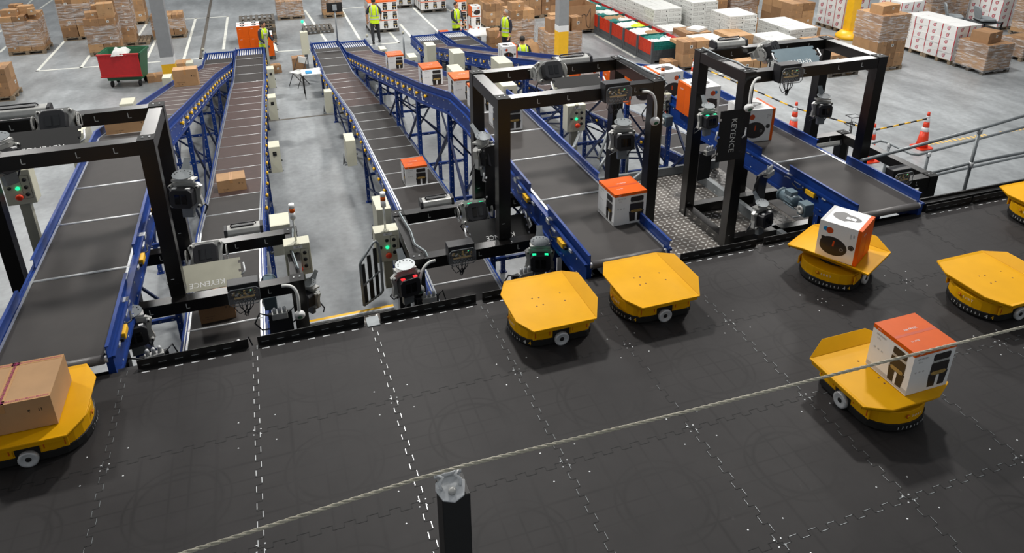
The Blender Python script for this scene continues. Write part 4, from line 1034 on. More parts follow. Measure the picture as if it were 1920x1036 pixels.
# swing gate with dark infill beside the centre station
def G3(px,py):
    d = _r*((px-960)/FPX) - _u*((py-518+CSH)/FPX) + _f; n = Vector((-.5,.866,0)); return tuple(CAMP+d*(((-.5*2.2+.866*2.8)-CAMP.dot(n))/d.dot(n)))
fr_ = [G3(*p) for p in ((683,572),(675,496),(677,490),(699,455),(704,452),(709,457),(713,480),(718,544),(714,550),(683,572))]
g_ = tube_thing('walkway_gate','narrow tubular gate with dark infill slats at the deck steps','gate',[['gate_frame']+fr_,['gate_bar',G3(679,537),G3(711,508)]],.016)
o_ = Vector(fr_[0])
for a, b, c, d in (((678,496),(683,494),(691,566),(686,570)),((688,480),(694,477),(703,560),(696,565)),((699,466),(705,464),(712,549),(707,553))):
    q = [Vector(G3(*p))-o_ for p in (a,b,c,d)]; n = Vector((-.5,.866,0))*.006
    m = MB(); m.add([v-n for v in q]+[v+n for v in q], [(0,1,2,3),(7,6,5,4),(0,4,5,1),(1,5,6,2),(2,6,7,3),(3,7,4,0)]); m.build('infill_slat','matt_black',g_)
# ================================================================ FOREGROUND POST AND ROPE
PZ = 1.88; PX, PY = 1.845, -2.62
t = thing('barrier_post','black square post with a shiny clamp in the foreground','post',(PX,PY,-.0))
MB().bb(-.05,.05,-.05,.05,0,PZ).build('shaft','black',t,bevel=.004)
MB().bb(-.09,.09,-.09,.09,0,.01).build('base_plate','black',t)
m = MB(); T = TR((-.012,-.006,PZ+.02)) @ RX(.22) @ Matrix.Scale(1.08, 4)
pts = [(-.035,-.05),(0,-.065),(.035,-.05),(.045,-.02),(.05,0),(.03,.01),(.045,.028),(.03,.04),(.02,.05),(-.03,.05),(-.04,.035),(-.03,.022),(-.045,.012),(-.05,-.012)]
m.prism(pts, .0, .006, 0, T); m.build('clamp_plate','bright_steel',t,bevel=.0015)
m = MB(); m.lathe([(.013,.006),(.013,.016),(.006,.018)], 6, 0, T @ TR((0,-.03,0))); m.tube([T @ Vector((0,-.03,.0)), (-.012,-.03,PZ)], .008, 8); m.build('nut','steel',t)
m = MB()
for sx in (-1,1): m.tube([T @ Vector((sx*.022,.045,.01)),T @ Vector((sx*.038,.03,.022)),T @ Vector((sx*.02,.014,.024)),T @ Vector((sx*.036,.0,.018)),T @ Vector((sx*.03,-.016,.008))], .006, 8)
m.tube([T @ Vector((-.045,.03,.012)),T @ Vector((.045,.03,.012))], .007, 8); m.build('hook','bright_steel',t)
RP = [at(345,1036,1.95), at(780,898,1.96), at(836,882,1.965), at(868,873,1.965), at(924,859,1.96), at(1280,773,1.95), at(1960,602,1.95)]
RP.append(RP[-1]+(RP[-1]-RP[-2])*1.5); q0 = RP[0]+(RP[0]-RP[1])*3
o = Vector(q0); rt = thing('wire_rope','taut pale wire rope crossing the foreground above the deck','rope',o)
cur = [Vector(q0)-o]+[Vector(p)-o for p in RP]
fine = []
for a, b in zip(cur, cur[1:]):
    n_ = max(4, int((b-a).length/.012))
    for k in range(n_): fine.append(a.lerp(b, k/n_))
fine.append(cur[-1])
for s_ in range(3):
    m = MB(); m.tube([p+Vector((0,.0036*math.cos(i*.75+s_*2.09),.0036*math.sin(i*.75+s_*2.09))) for i, p in enumerate(fine)], .0034, 5); m.build('strand','rope',rt)
# ================================================================ CONES AND BARRIER POLES
def cone(px, py, label, h=.95):
    p = at(px,py); t = thing('traffic_cone', label, 'cone', p)
    m = MB(); m.prism(rrect(.42,.42,.08), 0, .03); m.build('base','safety_orange',t,bevel=.006)
    R = lambda z: .15-(.15-.03)*z/h
    zs = [(.03,.45,'safety_orange','body'),(.45,.56,'reflective','reflective_band'),(.56,.70,'safety_orange','body'),(.70,.80,'reflective','reflective_band'),(.80,.86,'reflective','reflective_band'),(.86,h,'safety_orange','tip')]
    for a, b, mt, nm in zs: MB().lathe([(R(a),a),(R(b),b)], 20, 0).build(nm, mt, t)
    return p
c1 = cone(1727,276,'orange traffic cone with white bands, rightmost, fully in view beyond the railing')
c2 = cone(1627,300,'orange traffic cone partly hidden behind the right gate front post')
c3 = cone(1484,255,'orange traffic cone behind the right gate rear post')
c4 = cone(1297,165,'orange traffic cone whose tip shows above the large orange box')
def pole(a, b, label, n=13):
    a, b = a+Vector((0,0,.78)), b+Vector((0,0,.78)); t = thing('barrier_pole', label, 'barrier', a); d = b-a
    for k in range(n):
        yel = k % 2 == 1; f0, f1 = (k/n, (k+1)/n)
        MB().tube([d*f0, d*f1], .02, 8).build('stripe', 'yellow2' if yel else 'matt_black', t)
pole(c4,c3,'black and yellow pole seen between the two gates',15); pole(c3,c2,'black and yellow pole between the two cones beside the right gate',9); pole(c2,c1,'black and yellow pole to the rightmost cone',9)
# thin stand behind the right gate
s0 = at(1592,330); 
st = thing('wire_stand','thin black stand with wire basket behind the right gate','stand',(10.2,4.2,FZ))
m = MB(); m.tube([(0,0,0),(0,0,2.95)], .014, 8); m.build('pole','matt_black',st)
m = MB()
for z in (3.0,3.14): m.tube([(-.1,-.07,z),(.1,-.07,z),(.1,.07,z),(-.1,.07,z),(-.1,-.07,z)], .006, 5)
for x in (-.1,.1): m.tube([(x,-.07,2.92),(x,-.07,3.14)], .006, 5)
m.tube([(0,0,2.9),(0,0,3.05)], .006, 5); m.build('wire_basket','matt_black',st)
# ================================================================ COLUMNS
column(0,0,0,'dummy') if False else None
def col_at(x, y, label, yel=1.3):
    t = column(1000,100,0,label,h_y=yel); t.location = (x,y,FZ); return t
col_at(-1.29,17.85,'grey steel column with yellow base beside the red lidded bin',1.4)
col_at(10.88,17.97,'grey steel column with yellow base by the crouching worker')
c = col_at(23.1,18,'steel column with yellow base and round yellow bumper by the white cartons',1.9)
m = MB(); m.lathe([(.5,0),(.5,.12),(.3,.3)], 20); m.build('bumper_base','yellow2',c)
# ================================================================ PEOPLE
def skin(name, verts, edges, radii, mt, parent, root=0, lvl=1):
    me = bpy.data.meshes.new(name); me.from_pydata([tuple(v) for v in verts], edges, []); me.materials.append(M[mt])
    o = bpy.data.objects.new(name, me); COL.objects.link(o); o.parent = parent
    sk = o.modifiers.new('skin', 'SKIN'); sk.use_smooth_shade = True
    for i, r in enumerate(radii): sv = me.skin_vertices[0].data[i]; sv.radius = r if isinstance(r, tuple) else (r,r)
    me.skin_vertices[0].data[root].use_root = True
    s = o.modifiers.new('subsurf', 'SUBSURF'); s.levels = s.render_levels = lvl
    return o
def person(loc, rz, label, hair='hair_dark', H=1.76, armL=None, armR=None, legs=None, headrot=0, lean=0, crouch=False, trousers='charcoal', sleeve='navy', bare=False):
    t = thing('person', label, 'person', loc, rz); k = H/1.76; V = lambda x,y,z: Vector((x*k,y*k,z*k))
    hip, sh, hd = .93, 1.44, 1.63
    dz = -.42 if crouch else 0
    L = lambda z: lean*(z-.93)
    W_ = lambda x, y, z: V(x, y+L(z), z+dz)
    aL = armL or [(-.23,.02,1.18),(-.25,-.06,.94),(-.25,-.09,.87)]; aR = armR or [(.23,.02,1.18),(.25,-.06,.94),(.25,-.09,.87)]
    lg = legs or [(-.1,0,.5),(-.1,.02,.09),(.1,0,.5),(.1,.02,.09)]
    if crouch: lg = [(-.14,-.34,.95),(-.12,.0,.5),(.14,-.34,.95),(.12,.0,.5)]
    pts = [W_(0,0,.95),W_(0,0,1.15),W_(0,0,1.38),W_(0,.0,1.48),W_(0,-.01,1.56),
           W_(-.17,0,sh-.02),W_(*aL[0]),W_(*aL[1]),W_(*aL[2]), W_(.17,0,sh-.02),W_(*aR[0]),W_(*aR[1]),W_(*aR[2]),
           W_(-.1,0,.9),V(*lg[0]) if not crouch else W_(*lg[0]),V(*lg[1]) if not crouch else W_(*lg[1]),W_(.1,0,.9),V(*lg[2]) if not crouch else W_(*lg[2]),V(*lg[3]) if not crouch else W_(*lg[3])]
    ed = [(0,1),(1,2),(2,3),(3,4),(2,5),(5,6),(6,7),(7,8),(2,9),(9,10),(10,11),(11,12),(0,13),(13,14),(14,15),(0,16),(16,17),(17,18)]
    ra = [(.13*k,.09*k),(.12*k,.09*k),(.14*k,.09*k),.055*k,.05*k,.06*k,.043*k,.028*k,.026*k,.06*k,.043*k,.028*k,.026*k,.085*k,.058*k,.036*k,.085*k,.058*k,.036*k]
    skin('body', pts, ed, ra, 'skin', t)
    # clothing
    tp = [pts[0]]+[pts[13],pts[14],pts[15],pts[16],pts[17],pts[18],W_(0,0,1.02)]
    skin('trousers', tp, [(0,1),(1,2),(2,3),(0,4),(4,5),(5,6),(0,7)], [(.145*k,.11*k),.1*k,.075*k,.055*k,.1*k,.075*k,.055*k,(.14*k,.105*k)], trousers, t)
    skin('sleeves', [pts[3]-V(0,0,.04),pts[5],pts[6],pts[7] if not bare else pts[6].lerp(pts[7],.15),pts[9],pts[10],pts[11] if not bare else pts[10].lerp(pts[11],.15)], [(0,1),(1,2),(2,3),(0,4),(4,5),(5,6)], [.075*k,.075*k,.055*k,.042*k,.075*k,.055*k,.042*k], sleeve, t)
    # vest: rings of the torso
    ring = MB(); prof = [(.80,.175,.125),(.9,.18,.13),(1.05,.175,.13),(1.2,.18,.132),(1.32,.195,.135),(1.42,.19,.12),(1.48,.12,.085),(1.50,.08,.07)]
    n = 20; vs = []
    for z, a, b in prof:
        c_ = W_(0,0,z)
        for j in range(n): th = 2*PI*j/n; vs.append((c_.x+a*k*math.cos(th), c_.y+b*k*math.sin(th), c_.z))
    fs = [(i*n+j,i*n+(j+1)%n,(i+1)*n+(j+1)%n,(i+1)*n+j) for i in range(len(prof)-1) for j in range(n)]
    ring.add(vs, fs, 0, True); v_ = ring.build('vest','hi_vis',t)
    for z, a, b in ((.95,.187,.139),(1.08,.183,.138)):
        m = MB(); c_ = W_(0,0,z); c2_ = W_(0,0,z+.05); vs = []
        for cc in (c_,c2_):
            for j in range(n): th = 2*PI*j/n; vs.append((cc.x+a*k*math.cos(th), cc.y+b*k*math.sin(th), cc.z))
        m.add(vs, [(j,(j+1)%n,(j+1)%n+n,j+n) for j in range(n)], 0, True); m.build('reflective_band','silver_tape',v_)
    for sx in (-1,1):
        m = MB(); a = [W_(sx*.09,sy*r,z) for sy, r, z in ((-1,.135,1.1),(-1,.142,1.3),(-1,.12,1.42),(0,0,1.505),(1,.12,1.42),(1,.142,1.3),(1,.135,1.1))]
        m.tube(a, .022*k, 4); m.build('reflective_strap','silver_tape',v_)
    # head
    hb = thing.__call__ if False else None
    hc = W_(0,-.02,hd); HR = TR(hc) @ RZ(headrot) @ RX(.15 if not lean else .35)
    m = MB(); m.T = HR; m.ell((0,0,0),(.075*k,.092*k,.115*k),0,14); m.ell((0,-.088*k,-.01*k),(.014*k,.02*k,.025*k),0,8); m.ell((0,-.06*k,-.075*k),(.045*k,.035*k,.035*k),0,10)
    for sx in (-1,1): m.ell((sx*.076*k,.01*k,-.005*k),(.012*k,.02*k,.03*k),0,8)
    hh = m.build('head','skin',t)
    m = MB(); m.T = HR
    for sx in (-1,1): m.ell((sx*.03*k,-.084*k,.022*k),(.012*k,.008*k,.008*k),0,8)
    m.build('eyes','print_black',hh)
    m = MB(); m.T = HR; m.ell((0,-.088*k,-.055*k),(.024*k,.008*k,.006*k),0,8); m.build('mouth','carton_red',hh)
    m = MB(); m.T = HR; m.ell((0,.018*k,.028*k),(.083*k,.092*k,.1*k),0,14); m.build('hair',hair,t)
    # hands: palm and five fingers
    for w, e, sx in ((pts[8],pts[7],-1),(pts[12],pts[11],1)):
        d = (w-e).normalized(); s = d.cross(Vector((0,1,0))); s = s.normalized() if s.length > .1 else Vector((1,0,0)); f2 = d.cross(s)
        c0 = w+d*.05*k
        vv = [w-d*.01, w+d*.04*k, c0+d*.04*k]; ee = [(0,1),(1,2)]; rr = [.024*k,(.036*k,.018*k),(.036*k,.016*k)]
        for q, (off, ln) in enumerate(((-.028,.062),(-.010,.075),(.009,.07),(.027,.055))):
            b0 = len(vv); vv += [c0+d*.045*k+s*off*k, c0+d*(.045+ln*.5)*k+s*off*k+f2*.01*k, c0+d*(.045+ln)*k+s*off*k+f2*.028*k]; ee += [(2,b0),(b0,b0+1),(b0+1,b0+2)]; rr += [.009*k,.0085*k,.007*k]
        b0 = len(vv); vv += [w+d*.05*k-s*sx*.035*k, w+d*.085*k-s*sx*.055*k+f2*.015*k]; ee += [(1,b0),(b0,b0+1)]; rr += [.011*k,.009*k]
        skin('hand', vv, ee, rr, 'skin' if not label.startswith('person bending') else 'navy', t, lvl=1)
    for q in (15,18):
        f_ = pts[q]; m = MB(); m.ell((f_.x, f_.y-.06*k, f_.z-.045*k),(.05*k,.14*k,.05*k),0,12); m.build('shoe','matt_black',t)
    return t
person((5.42,23.3,FZ), PI-.15, 'person in hi-vis vest seen from behind, walking by the stacked air fryer boxes', bare=True, armL=[(-.25,.02,1.18),(-.24,-.12,.98),(-.24,-.16,.93)],
    armR=[(.26,.0,1.18),(.27,-.04,.93),(.27,-.06,.87)], legs=[(-.11,-.1,.5),(-.13,-.24,.1),(.11,.05,.5),(.1,.1,.1)])
person((8.17,21.6,FZ), .5, 'person in hi-vis vest standing at the right loading end, arms lowered in front', armL=[(-.24,-.06,1.18),(-.14,-.26,1.02),(-.12,-.32,.98)], armR=[(.24,-.06,1.18),(.14,-.26,1.02),(.12,-.32,.98)], hair='hair_dark', trousers='navy')
person((9.5,19.75,FZ), -1.1, 'grey haired person in hi-vis vest facing left beside brown cartons', hair='hair_grey', headrot=-.1, trousers='navy')
person((9.2,17.2,FZ), PI-.1, 'dark haired person in hi-vis vest crouching with back to the camera', H=1.9, crouch=True, armL=[(-.26,.0,1.15),(-.27,-.12,.95),(-.27,-.15,.9)], armR=[(.26,.0,1.15),(.27,-.12,.95),(.27,-.15,.9)], trousers='charcoal')
person((1.33,21.35,FZ), .75, 'person bending over the left loading end beside the orange stack', H=1.64, armL=[(-.24,-.08,1.15),(-.2,-.3,1.0),(-.2,-.36,.96)], armR=[(.24,-.08,1.15),(.2,-.3,1.0),(.2,-.36,.96)], lean=-.12)
# ================================================================ BIN, CHAIR, TABLE, MONITOR
t = thing('wheeled_bin','green wheeled waste bin with a red lid hanging open over its front','waste bin',(-2.92,20.95,FZ),-.18)
m = MB(); w0,w1,d0,d1 = .5,.62,.32,.42
vs = [(-w0,-d0,.22),(w0,-d0,.22),(w0,d0,.22),(-w0,d0,.22),(-w1,-d1,1.1),(w1,-d1,1.1),(w1,d1,1.1),(-w1,d1,1.1),(-w1+.04,-d1+.04,1.1),(w1-.04,-d1+.04,1.1),(w1-.04,d1-.04,1.1),(-w1+.04,d1-.04,1.1),(-w0+.04,-d0+.04,.8),(w0-.04,-d0+.04,.8),(w0-.04,d0-.04,.8),(-w0+.04,d0-.04,.8)]
m.add(vs, [(0,1,5,4),(1,2,6,5),(2,3,7,6),(3,0,4,7),(3,2,1,0),(4,5,9,8),(5,6,10,9),(6,7,11,10),(7,4,8,11),(8,9,13,12),(9,10,14,13),(10,11,15,14),(11,8,12,15),(12,13,14,15)])
m.bb(-w1-.03,w1+.03,-d1-.03,-d1,1.05,1.12); m.bb(-w1-.03,w1+.03,d1,d1+.03,1.05,1.12); m.bb(-w1-.03,-w1,-d1,d1,1.05,1.12); m.bb(w1,w1+.03,-d1,d1,1.05,1.12); m.build('tub','green',t)
m = MB(); m.bb(-.6,.6,-.52,-.49,.42,1.12)
m.bb(-.62,.62,-.54,-.47,1.08,1.13); m.bb(-.62,.62,-.54,-.5,.38,.44); 
for k in range(14): m.bb(-.56+k*.086,-.53+k*.086,-.53,-.5,1.0,1.09)
m.build('lid','red',t,bevel=.01)
for sx in (-1,1):
    for sy in (-1,1):
        T = TR((sx*.42,sy*.26,.1)) @ RY(PI/2); m = MB(); m.lathe([(.1,-.025),(.1,.025)], 18, 0, T); m.box((sx*.42,sy*.26,.17),(.05,.06,.1),1); m.build('caster',['matt_black','galv'],t)
def lump(name, label, cat, loc, sx, sy, sz, mt, seed=0, rz=0, group=None, n=9, parent=None):
    random.seed(seed); m = MB(); vs = []; fs = []
    for i in range(n+1):
        for j in range(n+1):
            u, v = i/n*2-1, j/n*2-1; e = max(0, 1-max(abs(u),abs(v))**6)
            h = sz*(e*(.75+.5*random.random()))
            vs.append((u*sx*(1+.06*random.uniform(-1,1)), v*sy*(1+.06*random.uniform(-1,1)), h))
    for i in range(n):
        for j in range(n): a = i*(n+1)+j; fs.append((a,a+n+1,a+n+2,a+1))
    b = len(vs); vs += [(x,y,0) for x,y,z in vs[:b]]
    for i in range(n):
        for j in range(n): a = b+i*(n+1)+j; fs.append((a,a+1,a+n+2,a+n+1))
    m.add(vs, fs, 0, True); o = m.build(name, mt, parent); o.location = loc; o.rotation_euler = (0,0,rz)
    return tag(o, label, cat, group) if not parent else o
lump('plastic_bag','white plastic bag spilling from the green bin over its red lid','bag',(-2.95,20.72,FZ+1.08),.24,.34,.14,'off_white',3)
p = at(562,160)
t = thing('folding_chair','white and black folding chair beside the small worktable','chair',(p.x,p.y,FZ),-.9)
MB().box((0,0,.45),(.4,.38,.03)).build('seat','off_white',t,bevel=.01)
MB().box((0,.24,.78),(.4,.03,.22)).build('backrest','off_white',t,bevel=.01)
for sx in (-1,1):
    MB().tube([(sx*.2,-.25,0),(sx*.2,.24,.88)], .012, 6).build('leg','matt_black',t); MB().tube([(sx*.18,.26,0),(sx*.18,-.12,.45)], .012, 6).build('leg','matt_black',t)
p = at(600,150)
t = thing('work_table','small white topped table with black legs beside the far end of the single-box belt','table',(2.62,17.75,FZ))
MB().bb(-.32,.34,-.32,.32,.74,.77).build('tabletop','off_white',t)
for sx in (-1,1):
    for sy in (-1,1): MB().tube([(sx*.28,sy*.28,0),(sx*.28,sy*.28,.74)], .014, 6).build('leg','matt_black',t)
o = MB().bb(-.16,.02,-.12,.1,0,.04).build('tray','blue_liquid'); o.location = (2.58,17.65,FZ+.77); tag(o,'small blue tray on the white table','tray')
o = lump('cloth','white cloth with dark items on the small table','cloth',(2.78,17.9,FZ+.77),.13,.12,.04,'white',5)
p = at(562,133); carton(.42,.4,.5,'carton1','brown carton standing on the floor behind the folding chair',tuple(p),0)
p = at(519,138)
carton(.3,.3,.26,'carton0','small brown carton on the floor right of the farthest cabinet',(p.x,p.y+.2,FZ),.2,lab=True)
p = at(298,152); carton(.5,.4,.22,'carton1','flat brown carton on the floor below the cabinet by the column',(p.x-.1,p.y+.1,FZ),.2)
p = at(340,137); carton(.5,.5,.35,'carton0','open brown carton on the floor beside the grey column base',(p.x+.1,p.y+.2,FZ),.1)
t = thing('monitor_stand','dark flat monitor on a grey pole between the middle loading tables, seen from behind','monitor',(3.76,20.9,-2.6))
MB().tube([(0,0,0),(0,0,1.25)], .025, 8).build('pole','galv',t)
MB().box((0,.03,1.3),(.52,.05,.32)).build('screen_housing','matt_black',t,bevel=.01)
MB().box((0,-.03,1.3),(.14,.07,.2)).build('mount','seat_grey',t,bevel=.008)
t = thing('control_post','tall cream box on a grey post left of the middle loading tables','control box',(2.62,20.1,FZ))
MB().bb(-.05,.05,-.03,.07,0,.75).build('post','galv',t); MB().bb(-.12,.12,-.1,.1,.7,1.45).build('box','cream',t,bevel=.008)
MB().tube([(0,0,1.45),(0,0,1.75)], .008, 6).build('mast','galv',t); MB().ell((0,0,1.78),(.05,.05,.05)).build('green_lamp','green_glow',t)
for x, y, lb in ((4.78,20.95,'short sensor post at the right side of the middle loading tables'),(6.05,20.95,'short sensor post at the left side of the right loading tables'),(-.57,20.9,'short sensor post at the left loading table corner')):
    t = thing('sensor_post', lb, 'post', (x,y,FZ)); MB().tube([(0,0,0),(0,0,.9)], .03, 8).build('pole','galv',t); MB().lathe([(.045,.9),(.05,.93),(.03,.98)], 10).build('sensor_head','cream_dark',t)
t = thing('sensor_post','tall grey post between the bending worker and the orange stack','post',(1.42,20.3,FZ)); MB().bb(-.04,.04,-.03,.03,0,1.4).build('pole','cream_dark',t); MB().box((0,0,1.42),(.12,.08,.05)).build('sensor_head','cream_dark',t)
# ================================================================ PALLETS AND GOODS
PAL = {}
def pallet(x, y, label, z=FZ, w=1.16, d=1.16, mt='wood', group=None, rz=0):
    key = (w,d,mt)
    if key not in PAL:
        t = thing('wooden_pallet', label, 'pallet')
        m = MB()
        for k in range(7): m.bb(k*(w-.1)/6,k*(w-.1)/6+.1,0,d,.125,.145)
        m.build('deck_boards', mt, t)
        for i in range(3):
            for j in range(3): m = MB(); a, b = i*(w-.12)/2, j*(d-.12)/2; m.bb(a,a+.12,b,b+.12,.02,.105); m.build('block', mt, t)
        m = MB()
        for j in range(3): m.bb(0,w,j*(d-.1)/2,j*(d-.1)/2+.1,0,.02); m.bb(0,w,j*(d-.1)/2,j*(d-.1)/2+.1,.105,.125)
        m.build('bearer_boards', mt, t); PAL[key] = t
    else: t = dup(PAL[key])
    t.location = (x,y,z); t.rotation_euler = (0,0,rz); t['label'] = label
    if 'group' in t: del t['group']
    if group: t['group'] = group
    return t
CT = {}
def rcarton(key, w, d, h):                        # printed white carton variants
    m = MB(); kind = key[0]
    if kind == 'red':
        m.box((0,0,h/2),(w,d,h))
        for F, ww in ((face((0,-d/2,h/2),(1,0,0),(0,0,1)),w),(face((-w/2,0,h/2),(0,-1,0),(0,0,1)),d)):
            r = h*.26; cx = -ww*.1
            T = F @ TR((cx,0,0))
            m.prism([(r*math.cos(a),r*math.sin(a)) for a in [2*PI*i/14 for i in range(14)]], 0, .001, 1, T); m.prism([(r*.6*math.cos(a),r*.6*math.sin(a)) for a in [2*PI*i/14 for i in range(14)]], 0, .002, 0, T)
            m.box((0,0,.001),(r*1.1,r*.2,.003),3,T); m.box((0,0,.001),(r*.2,r*1.1,.003),3,T)
            m.prism([(r*.4*math.cos(a),r*.4*math.sin(a)) for a in [2*PI*i/8 for i in range(8)]], 0, .0015, 2, F @ TR((cx+r*.9,r*.9,0)))
            m.prism([(-ww*.03,-h/2),(ww*.03,-h/2),(ww*.03,h/2),(-ww*.03,h/2)], 0, .001, 1, F @ TR((ww*.47,0,0)))
        return m.build('carton', ['white','red_print','print_grey','magenta'])
    m.box((0,0,h/2),(w,d,h))
    for F, ww in ((face((0,-d/2,h/2),(1,0,0),(0,0,1)),w),(face((-w/2,0,h/2),(0,-1,0),(0,0,1)),d)):
        e = h*.06
        for a, b, c_, d_ in ((-ww*.4,-h*.25,-ww*.05,h*.25),(ww*.05,-h*.2,ww*.3,h*.2)):
            for (p, q, r_, s) in ((a,b,c_,b+e),(a,d_-e,c_,d_),(a,b,a+e,d_),(c_-e,b,c_,d_)): m.prism([(p,q),(r_,q),(r_,s),(p,s)], 0, .001, 1, F)
        m.prism([(ww*.36,-h*.2),(ww*.42,-h*.2),(ww*.42,h*.1),(ww*.36,h*.1)], 0, .001, 2, F)
    m.bb(-.006,.006,-d/2,d/2,h,h+.0006,3)
    return m.build('carton', ['off_white','print_grey','print_black','print_lightgrey'])
LN = ['bottom','second','third','fourth','fifth','sixth','seventh','eighth','ninth','tenth']
PX_ = {1:['centre'],2:['left','right'],3:['left','middle','right'],4:['far left','middle left','middle right','far right']}
PY_ = {1:[''],2:['front','rear'],3:['front','centre','rear'],4:['front','second row','third row','rear'],5:['front','second row','third row','fourth row','rear'],6:['front','second row','third row','fourth row','fifth row','rear']}
NC = [0]; ALLC = []
def stack(x, y, nx, ny, nz, cw, cd, ch, where, style='brown', col='brown', pal=True, wrap=None, z=FZ, jit=.01, top=None, skip=0, seed=1, plabel=None, wood='wood', pn=1, drop=()):
    rnd = random.Random(seed); base = z+.147 if pal else z+.002
    if pal:
        tw, td = nx*cw, ny*cd
        for k in range(pn): pallet(x-(.0 if pn == 1 else 0), y+k*td/pn, plabel or ('wooden pallet under '+where) if pn == 1 else 'wooden pallet under %s, %s one' % (where, ('front','second','third','fourth')[k]), z, max(.9, tw+.04), td/pn-.01 if pn > 1 else td+.04, wood)
    for k in range(nz):
        for i in range(nx):
            for j in range(ny):
                if (i,j,k) in drop or (k == nz-1 and skip and rnd.random() < skip): continue
                if 0 < i < nx-1 and 0 < j < ny-1 and k < nz-1: continue
                if ny > 2 and j == ny-1 and k < nz-2 and i > 0: continue
                cx, cy, cz = x+(i+.5)*cw+rnd.uniform(-jit,jit), y+(j+.5)*cd+rnd.uniform(-jit,jit), base+k*(ch+.0015)
                if style == 'brown': mk = (style, 'carton%d' % rnd.randrange(4), round(cw-.012,3), round(cd-.012,3), ch, rnd.random() < .35)
                else: mk = (style, None, round(cw-.008,3), round(cd-.008,3), ch, False)
                pos = (PY_[ny][j]+' '+PX_[nx][i]).strip()
                lab = '%s carton, %s layer %s, %s' % (col, LN[k] if k < nz-1 or nz == 1 else 'top', pos, where)
                if mk not in CT:
                    o = carton(mk[2],mk[3],ch,mk[1],lab=mk[5],marks=ch>.2) if style == 'brown' else rcarton(mk, mk[2], mk[3], ch)
                    CT[mk] = o.data; bpy.data.objects.remove(o)
                c_ = Vector((cx,cy,cz)); v_ = c_-CAMP; dd = v_.length_squared; n_ = v_.normalized(); sc_ = 0
                pxx = 960+FPX*v_.dot(_r)/v_.dot(_f); pyy = 518-CSH-FPX*(v_.dot(_u)+ch)/v_.dot(_f); pyb = 518-CSH-FPX*v_.dot(_u)/v_.dot(_f)
                if pxx < -35 or pxx > 1955 or pyb < -2: rnd.random(); continue
                if j == 0: sc_ += cw*ch*abs(n_.y)
                if i == (0 if v_.x > 0 else nx-1): sc_ += cd*ch*abs(n_.x)
                if k == nz-1 or (k == nz-2 and (skip or (i,j,k+1) in drop)): sc_ += cw*cd*abs(n_.z)
                if sc_ == 0: rnd.random(); continue
                if pyy < 0: sc_ *= .4
                ALLC.append((style, sc_/dd, mk, (cx,cy,cz), rnd.uniform(-1,1)*jit*1.5, lab, 'cartons '+where))
    zt = base+nz*(ch+.0015)
    for q, (tx, ty, w, d, h, mt, tl) in enumerate(top or []):
        carton(w,d,h,mt,tl,(x+tx,y+ty,zt),rnd.uniform(-.2,.2),lab=q % 2 == 0); NC[0] += 1
    if wrap:
        a, b = wrap; tw, td = nx*cw, ny*cd; e = .018; n = 14; m = MB(); rows = 7; vs = []
        P = []
        for k in range(n): P.append((-e+(tw+2*e)*k/n, -e))
        for k in range(n): P.append((tw+e, -e+(td+2*e)*k/n))
        for k in range(n): P.append((tw+e-(tw+2*e)*k/n, td+e))
        for k in range(n): P.append((-e, td+e-(td+2*e)*k/n))
        for r_ in range(rows+1):
            for px, py in P: vs.append((px+rnd.uniform(0,.008)*(1 if px > tw/2 else -1), py+rnd.uniform(0,.008)*(1 if py > td/2 else -1), a+(b-a)*r_/rows+(rnd.uniform(-.03,.03) if r_ in (0,rows) else 0)))
        N_ = len(P); m.add(vs, [(r_*N_+j, r_*N_+(j+1)%N_, (r_+1)*N_+(j+1)%N_, (r_+1)*N_+j) for r_ in range(rows) for j in range(N_)], 0, True)
        o = m.build('stretch_wrap','film'); o.location = (x,y,z); tag(o, 'clear stretch film around the cartons '+where, 'plastic film')
    return zt
B3 = (.386,.386)
stack(-7.5,26.0,3,2,6,.385,.56,.21,'on the leftmost wrapped pallet',wrap=(.3,1.25),top=[(.3,.3,.5,.35,.22,'carton0','brown carton heaped on the leftmost wrapped pallet, front'),(.75,.6,.45,.35,.28,'carton3','yellowish carton on top of the leftmost wrapped pallet'),(1.0,.25,.22,.22,.22,'carton3','small carton at the top right corner of the leftmost pallet'),(.4,.85,.4,.3,.3,'carton1','brown carton heaped on the leftmost wrapped pallet, rear')],seed=2,drop=((2,0,5),))
stack(-6.05,27.75,2,2,4,.56,.56,.36,'on the wrapped pallet behind the leftmost one',wrap=(.6,1.45),top=[(.3,.3,.55,.5,.26,'carton0','brown carton topping the second pallet, left'),(.85,.35,.45,.45,.3,'carton3','brown carton topping the second pallet, right'),(.6,.85,.5,.4,.35,'carton1','brown carton topping the second pallet, rear')],seed=3)
stack(-4.68,24.95,2,2,4,.5,.5,.3,'on the pallet behind the red lidded bin',wrap=(.45,1.1),top=[(.27,.3,.42,.42,.22,'carton0','shorter carton at the top left of the pallet behind the bin'),(.75,.3,.52,.45,.5,'carton3','large upright carton at the top of the pallet behind the bin'),(.4,.8,.36,.3,.36,'carton3','orange tinted carton peeping over the pallet behind the bin')],seed=4)
stack(-3.72,26.1,1,2,6,.44,.5,.3,'in the narrow tall left stack',wrap=(.7,1.9),seed=5,plabel='wooden pallet under the narrow tall stack')
stack(-5.2,29.9,2,2,5,.56,.5,.33,'on the third pallet at top left',seed=6)
stack(-4.15,29.85,2,2,4,.42,.5,.42,'on the pallet left of grey column',seed=7,wrap=(1.2,1.8))
stack(-2.75,26.8,3,2,3,.39,.45,.26,'on the low pallet behind the grey column',seed=8,wrap=(.4,.8))
stack(-6.9,20.3,2,2,2,.42,.45,.42,'on the pallet at the left edge',seed=9)
